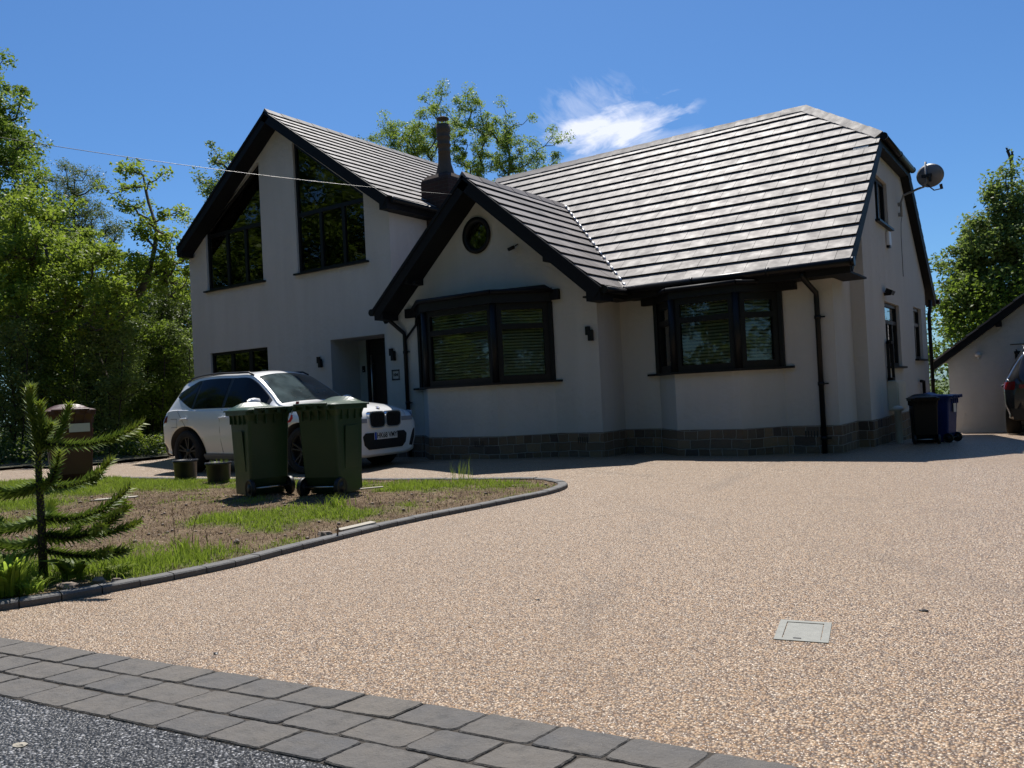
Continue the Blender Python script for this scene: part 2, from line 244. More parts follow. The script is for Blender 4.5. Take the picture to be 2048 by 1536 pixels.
# ------------------------------------------------------------------ mesh helpers
class MB:
    def __init__(s): s.v = []; s.f = []; s.mi = []; s.t = []; s.sm = []
    def add(s, vs, fs, mi=0, tint=None, smooth=False):
        o = len(s.v); s.v += [tuple(x) for x in vs]
        for f in fs: s.f.append(tuple(i+o for i in f)); s.mi.append(mi); s.t.append(tint if tint is not None else .5); s.sm.append(smooth)
    def box(s, lo, hi, mi=0, tint=None):
        x0, y0, z0 = lo; x1, y1, z1 = hi
        s.add([(x0, y0, z0), (x1, y0, z0), (x1, y1, z0), (x0, y1, z0), (x0, y0, z1), (x1, y0, z1), (x1, y1, z1), (x0, y1, z1)],
              [(0, 3, 2, 1), (4, 5, 6, 7), (0, 1, 5, 4), (1, 2, 6, 5), (2, 3, 7, 6), (3, 0, 4, 7)], mi, tint)
    def obox(s, O, A, B, C_, mi=0, tint=None):                        # box from corner O along three edge vectors
        O, A, B, C_ = map(Vector, (O, A, B, C_)); p = [O, O+A, O+A+B, O+B, O+C_, O+A+C_, O+A+B+C_, O+B+C_]
        fs = [(0, 3, 2, 1), (4, 5, 6, 7), (0, 1, 5, 4), (1, 2, 6, 5), (2, 3, 7, 6), (3, 0, 4, 7)]
        if A.cross(B).dot(C_) < 0: fs = [f[::-1] for f in fs]
        s.add(p, fs, mi, tint)
    def tube(s, pts, r, n=8, mi=0, caps=True, smooth=True):
        pts = [Vector(p) for p in pts]; rs = r if isinstance(r, (list, tuple)) else [r]*len(pts); vs = []; ref = None
        for i, p in enumerate(pts):
            d = (pts[min(i+1, len(pts)-1)]-pts[max(i-1, 0)]).normalized()
            a = d.cross(Vector((0, 0, 1)) if abs(d.z) < .9 else Vector((1, 0, 0))).normalized() if ref is None else (ref - d*ref.dot(d)).normalized()
            ref = a; b = d.cross(a)
            for k in range(n): th = 2*math.pi*k/n; vs.append(p + (a*math.cos(th)+b*math.sin(th))*rs[i])
        fs = [(i*n+k, i*n+(k+1) % n, (i+1)*n+(k+1) % n, (i+1)*n+k) for i in range(len(pts)-1) for k in range(n)]
        s.add(vs, fs, mi, None, smooth)
        if caps: o = len(s.v)-len(vs); s.f += [tuple(o+k for k in range(n))[::-1], tuple(o+(len(pts)-1)*n+k for k in range(n))]; s.mi += [mi]*2; s.t += [.5]*2; s.sm += [False]*2
    def lathe(s, prof, n=24, mi=0, O=(0, 0, 0), ax='z', smooth=True):
        vs = []
        for r, h in prof:
            for k in range(n):
                a = 2*math.pi*k/n; c, d = r*math.cos(a), r*math.sin(a)
                vs.append({'z': (O[0]+c, O[1]+d, O[2]+h), 'y': (O[0]+c, O[1]+h, O[2]+d), 'x': (O[0]+h, O[1]+c, O[2]+d)}[ax])
        fs = [(i*n+k, i*n+(k+1) % n, (i+1)*n+(k+1) % n, (i+1)*n+k) for i in range(len(prof)-1) for k in range(n)]
        s.add(vs, fs, mi, None, smooth)
    def prism(s, poly, O, U, V, N, d0, d1, mi=0):                     # polygon (u,v) extruded along N from d0 to d1
        O, U, V, N = map(Vector, (O, U, V, N)); n = len(poly)
        vs = [O+U*a+V*b+N*d0 for a, b in poly]+[O+U*a+V*b+N*d1 for a, b in poly]
        ar = sum(poly[i][0]*poly[(i+1) % n][1]-poly[(i+1) % n][0]*poly[i][1] for i in range(n)); flip = (ar < 0) ^ (U.cross(V).dot(N)*(d1-d0) < 0)
        fs = [tuple(range(n))[::-1], tuple(range(n, 2*n))]+[(i, (i+1) % n, n+(i+1) % n, n+i) for i in range(n)]
        if flip: fs = [f[::-1] for f in fs]
        s.add(vs, fs, mi)
    def wall(s, outer, holes, O, U, V, N, thick=.25, mi=0):           # flat wall with real openings; N outward
        O, U, V, N = map(Vector, (O, U, V, N)); loops = [outer]+holes; pts = [p for l in loops for p in l]
        tr = tessellate_polygon([[Vector((a, b, 0)) for a, b in l] for l in loops])
        fr = [O+U*a+V*b for a, b in pts]; bk = [q-N*thick for q in fr]; m_ = len(pts)
        fs = []
        for t3 in tr:
            a, b, c = (Vector(pts[i]+(0,)) for i in t3); t3 = tuple(t3)
            if (b-a).cross(c-a).z*U.cross(V).dot(N) < 0: t3 = t3[::-1]
            fs += [t3, tuple(i+m_ for i in t3[::-1])]
        o = 0
        for l in loops:
            k = len(l); fs += [(o+i, o+(i+1) % k, o+(i+1) % k+m_, o+i+m_) for i in range(k)]; o += k
        s.add(fr+bk, fs, mi)
    def build(s, name, mats, parent=None, loc=None, bevel=0):
        me = bpy.data.meshes.new(name); me.from_pydata(s.v, [], s.f)
        mats = mats if isinstance(mats, list) else [mats]
        for m_ in mats: me.materials.append(m_)
        me.polygons.foreach_set('material_index', s.mi); me.polygons.foreach_set('use_smooth', s.sm)
        if any(x != .5 for x in s.t):
            a = me.attributes.new('tint', 'FLOAT', 'FACE'); a.data.foreach_set('value', s.t)
        me.update(); o = bpy.data.objects.new(name, me); COL.objects.link(o)
        if loc is not None:
            L = Vector(loc); me.transform(Matrix.Translation(-L)); o.location = L
        if parent: o.parent = parent
        if bevel:
            b = o.modifiers.new('bevel', 'BEVEL'); b.width = bevel; b.segments = 2; b.limit_method = 'ANGLE'; b.angle_limit = .6; b.harden_normals = False
        return o
def tag(o, label=None, cat=None, group=None, kind=None):
    if label: o['label'] = label
    if cat: o['category'] = cat
    if group: o['group'] = group
    if kind: o['kind'] = kind
    return o
def empty(name, loc=(0, 0, 0), rz=0, label=None, cat=None, group=None, sc=1):
    o = bpy.data.objects.new(name, None); o.location = loc; o.rotation_euler = (0, 0, rz); o.scale = (sc,)*3; o.empty_display_size = .2; COL.objects.link(o)
    return tag(o, label, cat, group)
def copy_tree(o, parent=None):
    c = o.copy(); COL.objects.link(c); c.parent = parent
    for ch_ in [x for x in bpy.data.objects if x.parent == o]: copy_tree(ch_, c)
    return c
def text(body, size, mat, parent, name, M4, ext=.001, align='CENTER'):
    cu = bpy.data.curves.new(name, 'FONT'); cu.body = body; cu.size = size; cu.offset = size*.02; cu.extrude = ext; cu.align_x = align; cu.align_y = 'CENTER'
    to = bpy.data.objects.new('tmp', cu); COL.objects.link(to); bpy.context.view_layer.update()
    me = bpy.data.meshes.new_from_object(to.evaluated_get(bpy.context.evaluated_depsgraph_get())); bpy.data.objects.remove(to)
    me.transform(M4); me.materials.clear(); me.materials.append(mat); o = bpy.data.objects.new(name, me); COL.objects.link(o); o.parent = parent; return o
def sstep(a, b, x):
    t_ = np.clip((x-a)/(b-a), 0, 1); return t_*t_*(3-2*t_)
def gz(x, y):                                                         # lie of the land
    h = .055*np.exp(-((y+.1)/1.15)**2)*sstep(4.2, 6.5, x)
    return h - .04*np.maximum(0, y-3.5)*(y < 40) - .04*36.5*(y >= 40)
def G(x, y): return float(gz(np.float64(x), np.float64(y)))
X_, Y_, Z_ = Vector((1, 0, 0)), Vector((0, 1, 0)), Vector((0, 0, 1))
# value noise for numpy
_perm = rng.random((256, 256))
def vn(x, y, s):
    x = np.asarray(x)*s+77.3; y = np.asarray(y)*s+31.7; xi = np.floor(x).astype(int); yi = np.floor(y).astype(int); fx = x-xi; fy = y-yi
    fx = fx*fx*(3-2*fx); fy = fy*fy*(3-2*fy); g_ = lambda a, b: _perm[a % 256, b % 256]
    return (g_(xi, yi)*(1-fx)+g_(xi+1, yi)*fx)*(1-fy)+(g_(xi, yi+1)*(1-fx)+g_(xi+1, yi+1)*fx)*fy
def fbm(x, y, s): return vn(x, y, s)*.5+vn(x, y, s*2.1)*.27+vn(x, y, s*4.3)*.15+vn(x, y, s*9)*.08
def npmesh(name, V, Fq, mat, parent=None, smooth=False, attrs=None):
    V = np.asarray(V, np.float32); Fq = np.asarray(Fq, np.int32); k = Fq.shape[1]; me = bpy.data.meshes.new(name)
    me.vertices.add(len(V)); me.vertices.foreach_set('co', V.ravel()); me.loops.add(Fq.size); me.loops.foreach_set('vertex_index', Fq.ravel())
    me.polygons.add(len(Fq)); me.polygons.foreach_set('loop_start', np.arange(len(Fq), dtype=np.int32)*k)
    if smooth: me.polygons.foreach_set('use_smooth', np.ones(len(Fq), bool))
    me.update(calc_edges=True); me.materials.append(mat)
    for an, av in (attrs or {}).items(): a = me.attributes.new(an, 'FLOAT', 'POINT'); a.data.foreach_set('value', np.asarray(av, np.float32))
    o = bpy.data.objects.new(name, me); COL.objects.link(o)
    if parent: o.parent = parent
    return o
# ================================================================== ground
def grid(name, xs, ys, zf, mat, smooth=True, mask=None, attr=None):
    Xg, Yg = np.meshgrid(xs, ys); Zg = zf(Xg, Yg); n = len(xs); V = np.stack([Xg.ravel(), Yg.ravel(), Zg.ravel()], 1)
    i, j = np.meshgrid(np.arange(len(xs)-1), np.arange(len(ys)-1)); a = (j*n+i).ravel(); Fq = np.stack([a, a+1, a+n+1, a+n], 1)
    if mask is not None:
        cx_ = V[Fq].mean(1); Fq = Fq[mask(cx_[:, 0], cx_[:, 1])]
    return npmesh(name, V, Fq, mat, None, smooth, {k: f_(V[:, 0], V[:, 1]) for k, f_ in (attr or {}).items()})
def inpoly(x, y, P_):
    r = np.zeros(np.shape(x), bool); n = len(P_)
    for i in range(n):
        x0, y0 = P_[i]; x1, y1 = P_[(i+1) % n]
        c_ = ((y0 > y) != (y1 > y)) & (x < (x1-x0)*(y-y0)/((y1-y0) if y1 != y0 else 1e-9)+x0); r ^= c_
    return r
def catmull(P_, k=8):
    P_ = [Vector(p) for p in P_]; out = []
    for i in range(len(P_)-1):
        a = P_[max(i-1, 0)]; b = P_[i]; c = P_[i+1]; d = P_[min(i+2, len(P_)-1)]
        for j in range(k):
            t_ = j/k; out.append(.5*((2*b)+(c-a)*t_+(2*a-5*b+4*c-d)*t_*t_+(3*b-a-3*c+d)*t_**3))
    return out+[P_[-1]]
far = np.concatenate([-np.geomspace(300, 20, 14), np.arange(-16, 30, 2.0), np.geomspace(30, 300, 14)])
tag(grid('ground', far, far, lambda x, y: gz(x, y)-.06+.5*vn(x, y, .06)*sstep(25, 60, np.hypot(x, y)), M['grassland']), kind='structure')
y0f = lambda x: -7.6+.133*(x-11)-.03*np.maximum(0, x-12)
BW = .160
tag(grid('driveway', np.arange(-10, 26, .25), np.concatenate([np.arange(0, 1, .1)*0-9.0, ])[:1].tolist()+list(np.arange(-8.5, 14.3, .2)), lambda x, y: gz(x, y)+.0, M['gravel'], mask=lambda x, y: y > y0f(x)-.25), kind='structure')
tag(grid('road', np.arange(-60, 80, 2.0), np.array([-17, -13, -10.5, -9, -8.3]), lambda x, y: gz(x, y)-.012, M['asphalt']), kind='structure')
xs = np.arange(-10, 26, .25); mb = MB()                              # bed of the paver band + asphalt up to its edge
for a, b in zip(xs[:-1], xs[1:]):
    mb.add([(a, float(y0f(a))-3*BW+.006, .008), (b, float(y0f(b))-3*BW+.006, .008), (b, float(y0f(b)), .008), (a, float(y0f(a)), .008)], [(0, 1, 2, 3)])
    mb.add([(a, -8.9, -.004), (b, -8.9, -.004), (b, float(y0f(b))-3*BW+.004, .007), (a, float(y0f(a))-3*BW+.004, .007)], [(0, 1, 2, 3)], 1)
tag(mb.build('paving_bed', [M['joint'], M['asphalt']]), kind='structure')
mb = MB()
for row in range(3):
    x = 6.2+[0, .13, .05][row]
    while x < 16:
        L = .236+random.uniform(-.014, .014); g_ = .003; tint = min(1, max(0, random.gauss(.5, .24)))
        ya = lambda xx, r_=row: float(y0f(xx))-r_*BW-.0015; yb_ = lambda xx, r_=row: float(y0f(xx))-(r_+1)*BW+.0015
        nx_, nj = 11, 8; bot = []; top = []
        ring = [(i/nx_, 0) for i in range(nx_)]+[(1, j/nj) for j in range(nj)]+[(1-i/nx_, 1) for i in range(nx_)]+[(0, 1-j/nj) for j in range(nj)]
        sk = -.02
        def pt(s_, t_, ins):
            s2 = .5+(s_-.5)*(1-2*ins/L); t2 = .5+(t_-.5)*(1-2*ins/(BW-.008)); xx = x+g_/2+(L-g_)*s2; return (xx+sk*t2, ya(xx)*(1-t2)+yb_(xx)*t2)
        rr = [(a_, b_, random.uniform(0, .004)+(.004 if (a_ in (0, 1) and b_ in (0, 1)) else 0)) for a_, b_ in ring]; n = len(rr)
        tz = .0135+random.uniform(-.001, .0015); tx = random.uniform(-.004, .004)
        P3 = [(*pt(a_, b_, r_), .003) for a_, b_, r_ in rr]+[(*pt(a_, b_, r_+.001), tz-.004+tx*(a_-.5)) for a_, b_, r_ in rr]+[(*pt(a_, b_, r_+.004), tz+tx*(a_-.5)) for a_, b_, r_ in rr]
        fs = [(k*n+(i+1) % n, k*n+i, (k+1)*n+i, (k+1)*n+(i+1) % n) for k in range(2) for i in range(n)]+[tuple(2*n+i for i in range(n))[::-1]]
        mb.add(P3, fs, 0, tint); x += L
tag(mb.build('paving_blocks', M['paver']), kind='structure')
# kerb ring round the planted island
kpts = [(8.55, -7.95), (8.85, -7.72), (9.12, -7.51), (9.30, -6.98), (9.40, -6.3), (9.36, -5.69), (9.31, -4.62), (9.43, -3.43), (9.49, -2.63), (9.36, -2.10), (9.02, -1.79), (8.60, -1.69), (6.87, -1.98), (5.1, -2.24), (4.05, -2.40), (2.64, -2.50), (1.38, -2.62), (.28, -3.05), (-.4, -3.65), (-1.6, -4.9)]
KP = catmull([(a, b, 0) for a, b in kpts], 10)
seg = [0]
for a, b in zip(KP[:-1], KP[1:]): seg.append(seg[-1]+(b-a).length)
def kat(s_):
    s_ = min(max(s_, 0), seg[-1]-1e-6); i = max(0, np.searchsorted(seg, s_)-1); i = min(i, len(KP)-2); t_ = (s_-seg[i])/max(1e-9, seg[i+1]-seg[i]); p = KP[i].lerp(KP[i+1], t_)
    i0 = max(0, i-3); i1 = min(len(KP)-1, i+4); d = (KP[i1]-KP[i0]).normalized(); return p, Vector((-d.y, d.x, 0))   # left normal = inward
mb = MB(); s_ = 0; KW = .105; KH = .04; dens = []
while s_ < seg[-1]-.05:
    L = .2+random.uniform(-.006, .006); tz = random.uniform(-.003, .003); tint = random.random()
    sub = 3; ring = []
    for k in range(sub+1):
        p, nrm = kat(s_+.003+(L-.006)*k/sub); z = G(p.x, p.y); j = random.uniform(-.002, .002)
        ring.append([p+nrm*j+Z_*(z-.02), p+nrm*(j+.002)+Z_*(z+KH-.008+tz), p+nrm*(j+.010)+Z_*(z+KH+tz), p+nrm*(KW-.01)+Z_*(z+KH+tz), p+nrm*KW+Z_*(z+KH-.008+tz), p+nrm*KW+Z_*(z-.02)])
    vs = [q for r_ in ring for q in r_]; fs = [(k*6+i, (k+1)*6+i, (k+1)*6+i+1, k*6+i+1) for k in range(sub) for i in range(5)]+[tuple(range(6)), tuple(sub*6+i for i in range(6))[::-1]]
    mb.add(vs, fs, 0, tint); s_ += L
tag(mb.build('kerb', M['kerb']), kind='structure')
inner = []
for k in range(int(seg[-1]/.1)):
    p, nrm = kat(k*.1); inner.append((p.x+nrm.x*(KW-.02), p.y+nrm.y*(KW-.02)))
gard = inner+[(-1.8, -6), (3.5, -8.0), (8.3, -8.0)]
ELL = [ # grass patches of the island: x, y, rx, ry, strength
 (8.2, -2.25, .9, .3, .8), (7.3, -2.6, 1.5, .42, .9), (5.2, -2.75, 1.6, .45, 1), (3.6, -3.3, 1.3, .65, 1), (2.6, -4.2, 1.6, 1.0, .9), (3.6, -5.2, 1.6, .7, .8), (1.5, -3.6, 1.6, .9, 1),
 (7.65, -5.0, .55, .5, .95), (7.9, -4.4, .5, .35, .8), (8.5, -4.5, .35, .45, .75), (8.45, -5.15, .35, .3, .6), (8.75, -3.6, .25, .5, .4),
 (8.85, -6.65, .35, .32, 1.1), (8.95, -6.3, .30, .35, 1.1), (8.3, -6.15, .3, .25, .45), (8.3, -7.2, .6, .4, .9), (6.3, -4.2, .6, .5, .35), (5.6, -5.8, 1, .5, .5)]
def gdens(x, y):
    d = np.full(np.shape(x), -.25)
    for ex, ey, rx, ry, a in ELL: d = np.maximum(d, a*(1.25-((x-ex)/rx)**2-((y-ey)/ry)**2*.9))
    return np.clip(d+(fbm(x, y, 1.9)-.5)*2.1+(fbm(x+4, y, 6)-.5)*.9, 0, 1)
kin = np.array(inner)
def kdist(x, y):
    x = np.asarray(x, float); sh = x.shape; x = x.ravel(); y = np.asarray(y, float).ravel(); d = np.full(x.shape, 9.)
    for a, b in kin[::3]: d = np.minimum(d, (x-a)**2+(y-b)**2)
    return np.sqrt(d).reshape(sh)
def gardz(x, y):
    e = sstep(0, .45, kdist(x, y)); return gz(x, y)+.022+e*(.0+.06*(fbm(x, y, .9)-.45)+.045*(fbm(x+9, y, 3.6)-.45)+.022*(fbm(x, y+5, 11)-.45))
tag(grid('soil_bed', np.arange(-2, 9.6, .045), np.arange(-8, -1.6, .045), gardz, M['soil'], mask=lambda x, y: inpoly(x, y, gard), attr={'grass': lambda x, y: gdens(x, y)}), kind='structure')
# leaf-litter floor under the trees
lit = [(-60, -14), (-9, -5.2), (-4.4, -1.95), (-2.7, -1.0), (-2.35, .45), (-3.15, 1.7), (-3.15, 9), (11, 12), (11, 40), (-60, 40)]
tag(grid('woodland_floor', np.arange(-60, 12, .5), np.arange(-14, 40, .5), lambda x, y: gz(x, y)+.025+.05*fbm(x, y, .8), M['woodfloor'], mask=lambda x, y: inpoly(x, y, lit)), kind='structure')
# grass blades
def blades(name, pts, hts, mat, wid=.0035, lean=.5, seg_=2, kind='stuff', label=None, cat=None, parent=None, zf=None):
    n = len(pts); x, y = pts[:, 0], pts[:, 1]; z = zf(x, y); a = rng.random(n)*6.283; ln = rng.normal(0, lean, n)*hts; la = rng.random(n)*6.283
    wx, wy = np.cos(a)*wid, np.sin(a)*wid; V = []; 
    for k, (fr, wf, lf) in enumerate([(0, 1, 0), (.55, .8, .3), (1, .08, 1)]):
        cx_ = x+np.cos(la)*ln*lf; cy_ = y+np.sin(la)*ln*lf; cz_ = z-.004+hts*fr*(1 if fr < 1 else .94)
        V += [np.stack([cx_-wx*wf, cy_-wy*wf, cz_], 1), np.stack([cx_+wx*wf, cy_+wy*wf, cz_], 1)]
    V = np.stack(V, 1).reshape(-1, 3); o = np.arange(n)[:, None]*6; Fq = np.concatenate([o+np.array([0, 1, 3, 2]), o+np.array([2, 3, 5, 4])], 0)
    ob = npmesh(name, V, Fq, mat, parent); return tag(ob, label, cat, None, kind)
N_ = 640000; gx = rng.uniform(-1.5, 9.5, N_); gy = rng.uniform(-7.8, -1.7, N_)
dd = gdens(gx, gy); dc = np.hypot(gx-CP.x, gy-CP.y); keep = (rng.random(N_) < (dd**1.5)*.55+.012) & inpoly(gx, gy, gard) & (kdist(gx, gy) > .03)
gp = np.stack([gx[keep], gy[keep]], 1); hh = (.014+.05*rng.random(len(gp))**2.2)*(.6+.7*dd[keep])*(1+.5*(gp[:, 1] < -5.8))
blades('grass', gp, hh, M['grass'], .0028, .55, label='short uneven grass growing in patches on the soil island', cat='grass', zf=gardz)
q_ = (rng.random(N_) < .09) & inpoly(gx, gy, gard) & (kdist(gx, gy) > .02)
blades('dead_grass', np.stack([gx[q_], gy[q_]], 1), .012+.03*rng.random(int(q_.sum())), M['dry'], .0022, 1.3, label='dead straw coloured grass scattered over the soil', cat='dead grass', zf=gardz)
# tufts of taller grass and dry stalks
def tuft(name, x, y, n, h, spread, mat, label, cat, lean=.35, wid=.004, group=None):
    p = np.stack([rng.normal(x, spread, n), rng.normal(y, spread, n)], 1); hh = h*(.5+.5*rng.random(n)); zf_ = gardz
    b = blades(name, p, hh, mat, wid, lean, zf=zf_, kind=None); tag(b, label, cat, group)
    z0 = G(x, y); b.data.transform(Matrix.Translation((-x, -y, -z0))); b.location = (x, y, z0); return b
tuft('grass_tuft', 8.05, -4.15, 100, .16, .06, M['grass'], 'tall loose grass tuft in front of the two green bins', 'grass tuft', .5)
tuft('grass_tuft', 7.85, -2.02, 40, .30, .07, M['grass'], 'thin tall seeding grass beside the far kerb in front of the bay window', 'grass tuft', .2, .0022)
tuft('grass_tuft', 8.75, -6.2, 80, .15, .05, M['grass'], 'bushy grass tuft behind the near kerb, right of the dry stalks', 'grass tuft', .5)
for k, (sx_, sy_, hh_, lb) in enumerate([(8.50, -6.10, .30, 'tallest straight reddish dry stalk on the bare soil'), (8.58, -6.02, .29, 'curved reddish dry stalk beside the tallest straight stalk'), (8.74, -6.0, .14, 'short dry stalk right of the taller pair')]):
    mb = MB(); cvx = .05 if k == 1 else -.008
    mb.tube([(sx_+cvx*(q/6)**2, sy_+cvx*.8*(q/6)**2, float(gardz(np.array([sx_]), np.array([sy_]))[0])+hh_*q/6-.01) for q in range(7)], [.0035-.0004*q for q in range(7)], 5)
    for q in range(9): a = random.random()*6.28; zz = float(gardz(np.array([sx_]), np.array([sy_]))[0])+hh_*random.uniform(.3, 1); fr = (zz)/hh_; mb.tube([(sx_+cvx*min(1, fr)**2, sy_+cvx*.8*min(1, fr)**2, zz-.01), (sx_+cvx*min(1, fr)**2+math.cos(a)*.012, sy_+cvx*.8*min(1, fr)**2+math.sin(a)*.012, zz+.01)], .002, 4)
    tag(mb.build('dry_stalk', M['dry'], None, (sx_, sy_, G(sx_, sy_))), lb, 'plant stalk', 'dry stalks on the soil')
# stones, clods, debris
def rock(name, x, y, r, mat, label, cat, sq=(1, 1, .6), z=None, ang=0, group=None):
    mb = MB(); n1, n2 = 7, 5; vs = []; ph = random.random()*9
    for i in range(n2+1):
        th = math.pi*i/n2
        for j in range(n1):
            a = 2*math.pi*j/n1+ang; q = 1+.32*(vn(np.array([ph+math.cos(a)*math.sin(th)*1.3]), np.array([math.cos(th)*1.3+math.sin(a)*math.sin(th)]), 1.0)[0]-.5)*2+random.uniform(-.07, .07)
            vs.append((x+r*sq[0]*q*math.sin(th)*math.cos(a), y+r*sq[1]*q*math.sin(th)*math.sin(a), (z if z is not None else float(gardz(np.array([x]), np.array([y]))[0]))+r*sq[2]*q*math.cos(th)*.9+r*sq[2]*.35))
    mb.add(vs, [(i*n1+j, i*n1+(j+1) % n1, (i+1)*n1+(j+1) % n1, (i+1)*n1+j) for i in range(n2) for j in range(n1)])
    return tag(mb.build(name, mat, None, (x, y, z or 0)), label, cat, group)
rock('rock', 9.12, -6.98, .045, M['rock'], 'angular grey brown stone beside the leafy clump near the kerb', 'stone', (1, .8, 1))
rock('rock', 8.79, -5.80, .030, M['rock'], 'small square brown stone on bare soil behind the middle of the kerb', 'stone', (1, .8, .8))
rock('rock', 9.20, -5.33, .050, M['rock'], 'dark flat stone leaning at the kerb beside the rusty peg', 'stone', (1.3, .8, .7))
rock('rock', 9.0, -7.1, .05, M['rock'], 'tan clod of earth in front of the strap leaved clump', 'stone', (1.6, 1.1, .5))
rock('rock', 9.16, -6.9, .03, M['rock'], 'small dark clod touching the angular grey stone', 'stone', (1.2, 1, .7))
mb = MB(); mb.tube([(9.30, -5.30, .02), (9.305, -5.295, .09), (9.298, -5.30, .105)], .007, 6); tag(mb.build('peg', M['dry'], None, (9.30, -5.30, .02)), 'short rusty peg standing upright against the kerb', 'peg')
def slab(name, x, y, z, L, W_, T, ang, mat, label, cat):
    c, s2 = math.cos(ang), math.sin(ang); mb = MB(); mb.obox((x-c*L/2+s2*W_/2, y-s2*L/2-c*W_/2, z), (c*L, s2*L, L*.03), (-s2*W_, c*W_, .004), (0, 0, T)); return tag(mb.build(name, mat, None, (x, y, z), .003), label, cat)
slab('plank', 9.17, -4.98, .022, .34, .07, .02, 1.45, M['plank'], 'pale stone slab lying along the inside of the kerb', 'slab')
slab('stick', 7.42, -3.05, .05, .26, .03, .012, .75, M['plank'], 'pale split stick on the soil by the right green bin', 'stick')
slab('timber_offcut', 5.3, -4.75, .09, .45, .07, .015, .62, M['plank'], 'pale timber offcut on grass near the brown bin', 'timber')
n = 2600; cx_ = rng.uniform(0, 9.4, n); cy_ = rng.uniform(-7.5, -1.9, n); k = inpoly(cx_, cy_, gard) & (kdist(cx_, cy_) > .05) & (rng.random(n) < .75-.6*gdens(cx_, cy_)); cx_, cy_ = cx_[k], cy_[k]; n = len(cx_)
r = .005+.018*rng.random(n)**3; oct_ = np.array([(1, 0, 0), (0, 1, 0), (-1, 0, 0), (0, -1, 0), (0, 0, .8), (0, 0, -.6)]); V = oct_[None]*r[:, None, None]*rng.uniform(.6, 1.4, (n, 6, 1))+np.stack([cx_, cy_, gardz(cx_, cy_)+r*.3], 1)[:, None]
o_ = np.arange(n)[:, None]*6; T = np.concatenate([o_+np.array(q) for q in [(0, 1, 4), (1, 2, 4), (2, 3, 4), (3, 0, 4), (1, 0, 5), (2, 1, 5), (3, 2, 5), (0, 3, 5)]])
tag(npmesh('soil_crumbs', V.reshape(-1, 3), T, M['rock']), 'crumbs of earth and grit scattered on the bare soil', 'grit', None, 'stuff')
def deb(x, y, r, mat, label, cat='leaf litter', sq=(1, .7, .35)): rock('dead_leaf' if cat != 'pebble' else 'pebble', x, y, r, mat, label, cat, sq, G(x, y))
deb(11.61, -6.68, .012, M['dry'], 'small tan fallen leaf on the gravel halfway to the paving'); deb(13.25, -5.66, .02, M['ink'], 'dark curled leaf right of the manhole cover')
deb(10.88, -7.44, .014, M['ink'], 'dark clod on the gravel just behind the paving band'); deb(11.63, -6.17, .012, M['ink'], 'dark scrap on the gravel left of the manhole cover')
deb(11.12, -8.30, .030, M['plank'], 'crumpled yellowish leaf lying on the dark road'); deb(12.79, -7.02, .008, M['label'], 'tiny white pebble on the gravel below the manhole cover', 'pebble')
for q, (xx, yy) in enumerate([(11.9, -7.72), (12.25, -7.83), (12.1, -7.93)]): deb(xx, yy, .006, M['ink'], ['dark crumb on the paving, farthest from the road', 'dark crumb on the paving, rightmost of three', 'dark crumb on the paving, nearest the road'][q], 'pebble')
# manhole cover
e = empty('manhole_cover', (12.885, -6.15, -.0025), .19, 'grey metal access cover set flush in the gravel drive', 'manhole cover')
mb = MB(); a, b, wf = .100, .140, .028
for lo, hi in [((-a, -b, 0), (a, -b+wf, .006)), ((-a, b-wf, 0), (a, b, .006)), ((-a, -b+wf, 0), (-a+wf, b-wf, .006)), ((a-wf, -b+wf, 0), (a, b-wf, .006))]: mb.box(lo, hi)
mb.build('frame', M['cover'], e); mb = MB(); mb.box((-a+wf+.003, -b+wf+.003, -.002), (a-wf-.003, b-wf-.003, .004)); lid_ = mb.build('lid', M['cover'], e, None, .001)
mb = MB(); mb.box((-.03, -b+wf-.004, .0045), (.0, -b+wf+.008, .0068)); mb.build('lifting_slot', M['ink'], lid_)
# ================================================================== house
house = empty('house', (5, 5, 0), 0, 'white rendered house with black gables, bay windows and grey tiled roofs', 'house')
def hb(mb, name, mats, parent=None, bevel=0, label=None):
    o = mb.build(name, mats, parent or house, None, bevel)
    if (parent or house) is house: o.matrix_parent_inverse = Matrix.Translation((-5, -5, 0))
    if label: o['label'] = label
    return o
yA, yB, yC = 1.954, 1.253, 1.995; xA0, xA1, xB0, xB1, xCa, xCb, yN, yR = -3.198, 3.222, 3.685, 7.983, 11.18, 11.37, 3.063, 8.81
sC = (5.824-2.526)/(5.461-1.605)
zC = lambda y: 2.526+sC*(y-1.605)
# ---- walls
mb = MB()
rA = lambda x: 7.04-abs(x-.166)*.715-.02           # underside line of wing A
holesA = [[(-2.53, 3.75), (-.535, 3.75), (-.535, 6.30), (-2.53, 5.14)], [(.585, 3.76), (2.57, 3.76), (2.57, 5.08), (.585, 6.50)],
          [(-2.54, 1.28), (-.51, 1.28), (-.51, 2.31), (-2.54, 2.31)], [(1.46, .06), (2.96, .06), (2.96, 2.30), (1.46, 2.30)]]
holesA[0][2] = (-.535, 6.46-.12); holesA[1][3] = (.585, 6.52)
mb.wall([(xA0, -.1), (xA1, -.1), (xA1, rA(xA1)), (.166, rA(.166)), (xA0, rA(xA0))], holesA, (0, yA, 0), X_, Z_, -Y_, .22)
mb.wall([(yA+.22, -.1), (7.3, -.1), (7.3, rA(xA1)), (yA+.22, rA(xA1))], [], (xA1, 0, 0), Y_, Z_, X_, .22)
mb.wall([(yA+.22, -.1), (7.3, -.1), (7.3, rA(xA1)), (yA+.22, rA(xA1))], [], (xA0, 0, 0), Y_, Z_, -X_, .22)
mb.wall([(xA0+.23, -.1), (xA1-.23, -.1), (xA1-.23, rA(xA1)), (.166, rA(.166)), (xA0+.23, rA(xA0))], [], (0, 7.3, 0), X_, Z_, Y_, .22)
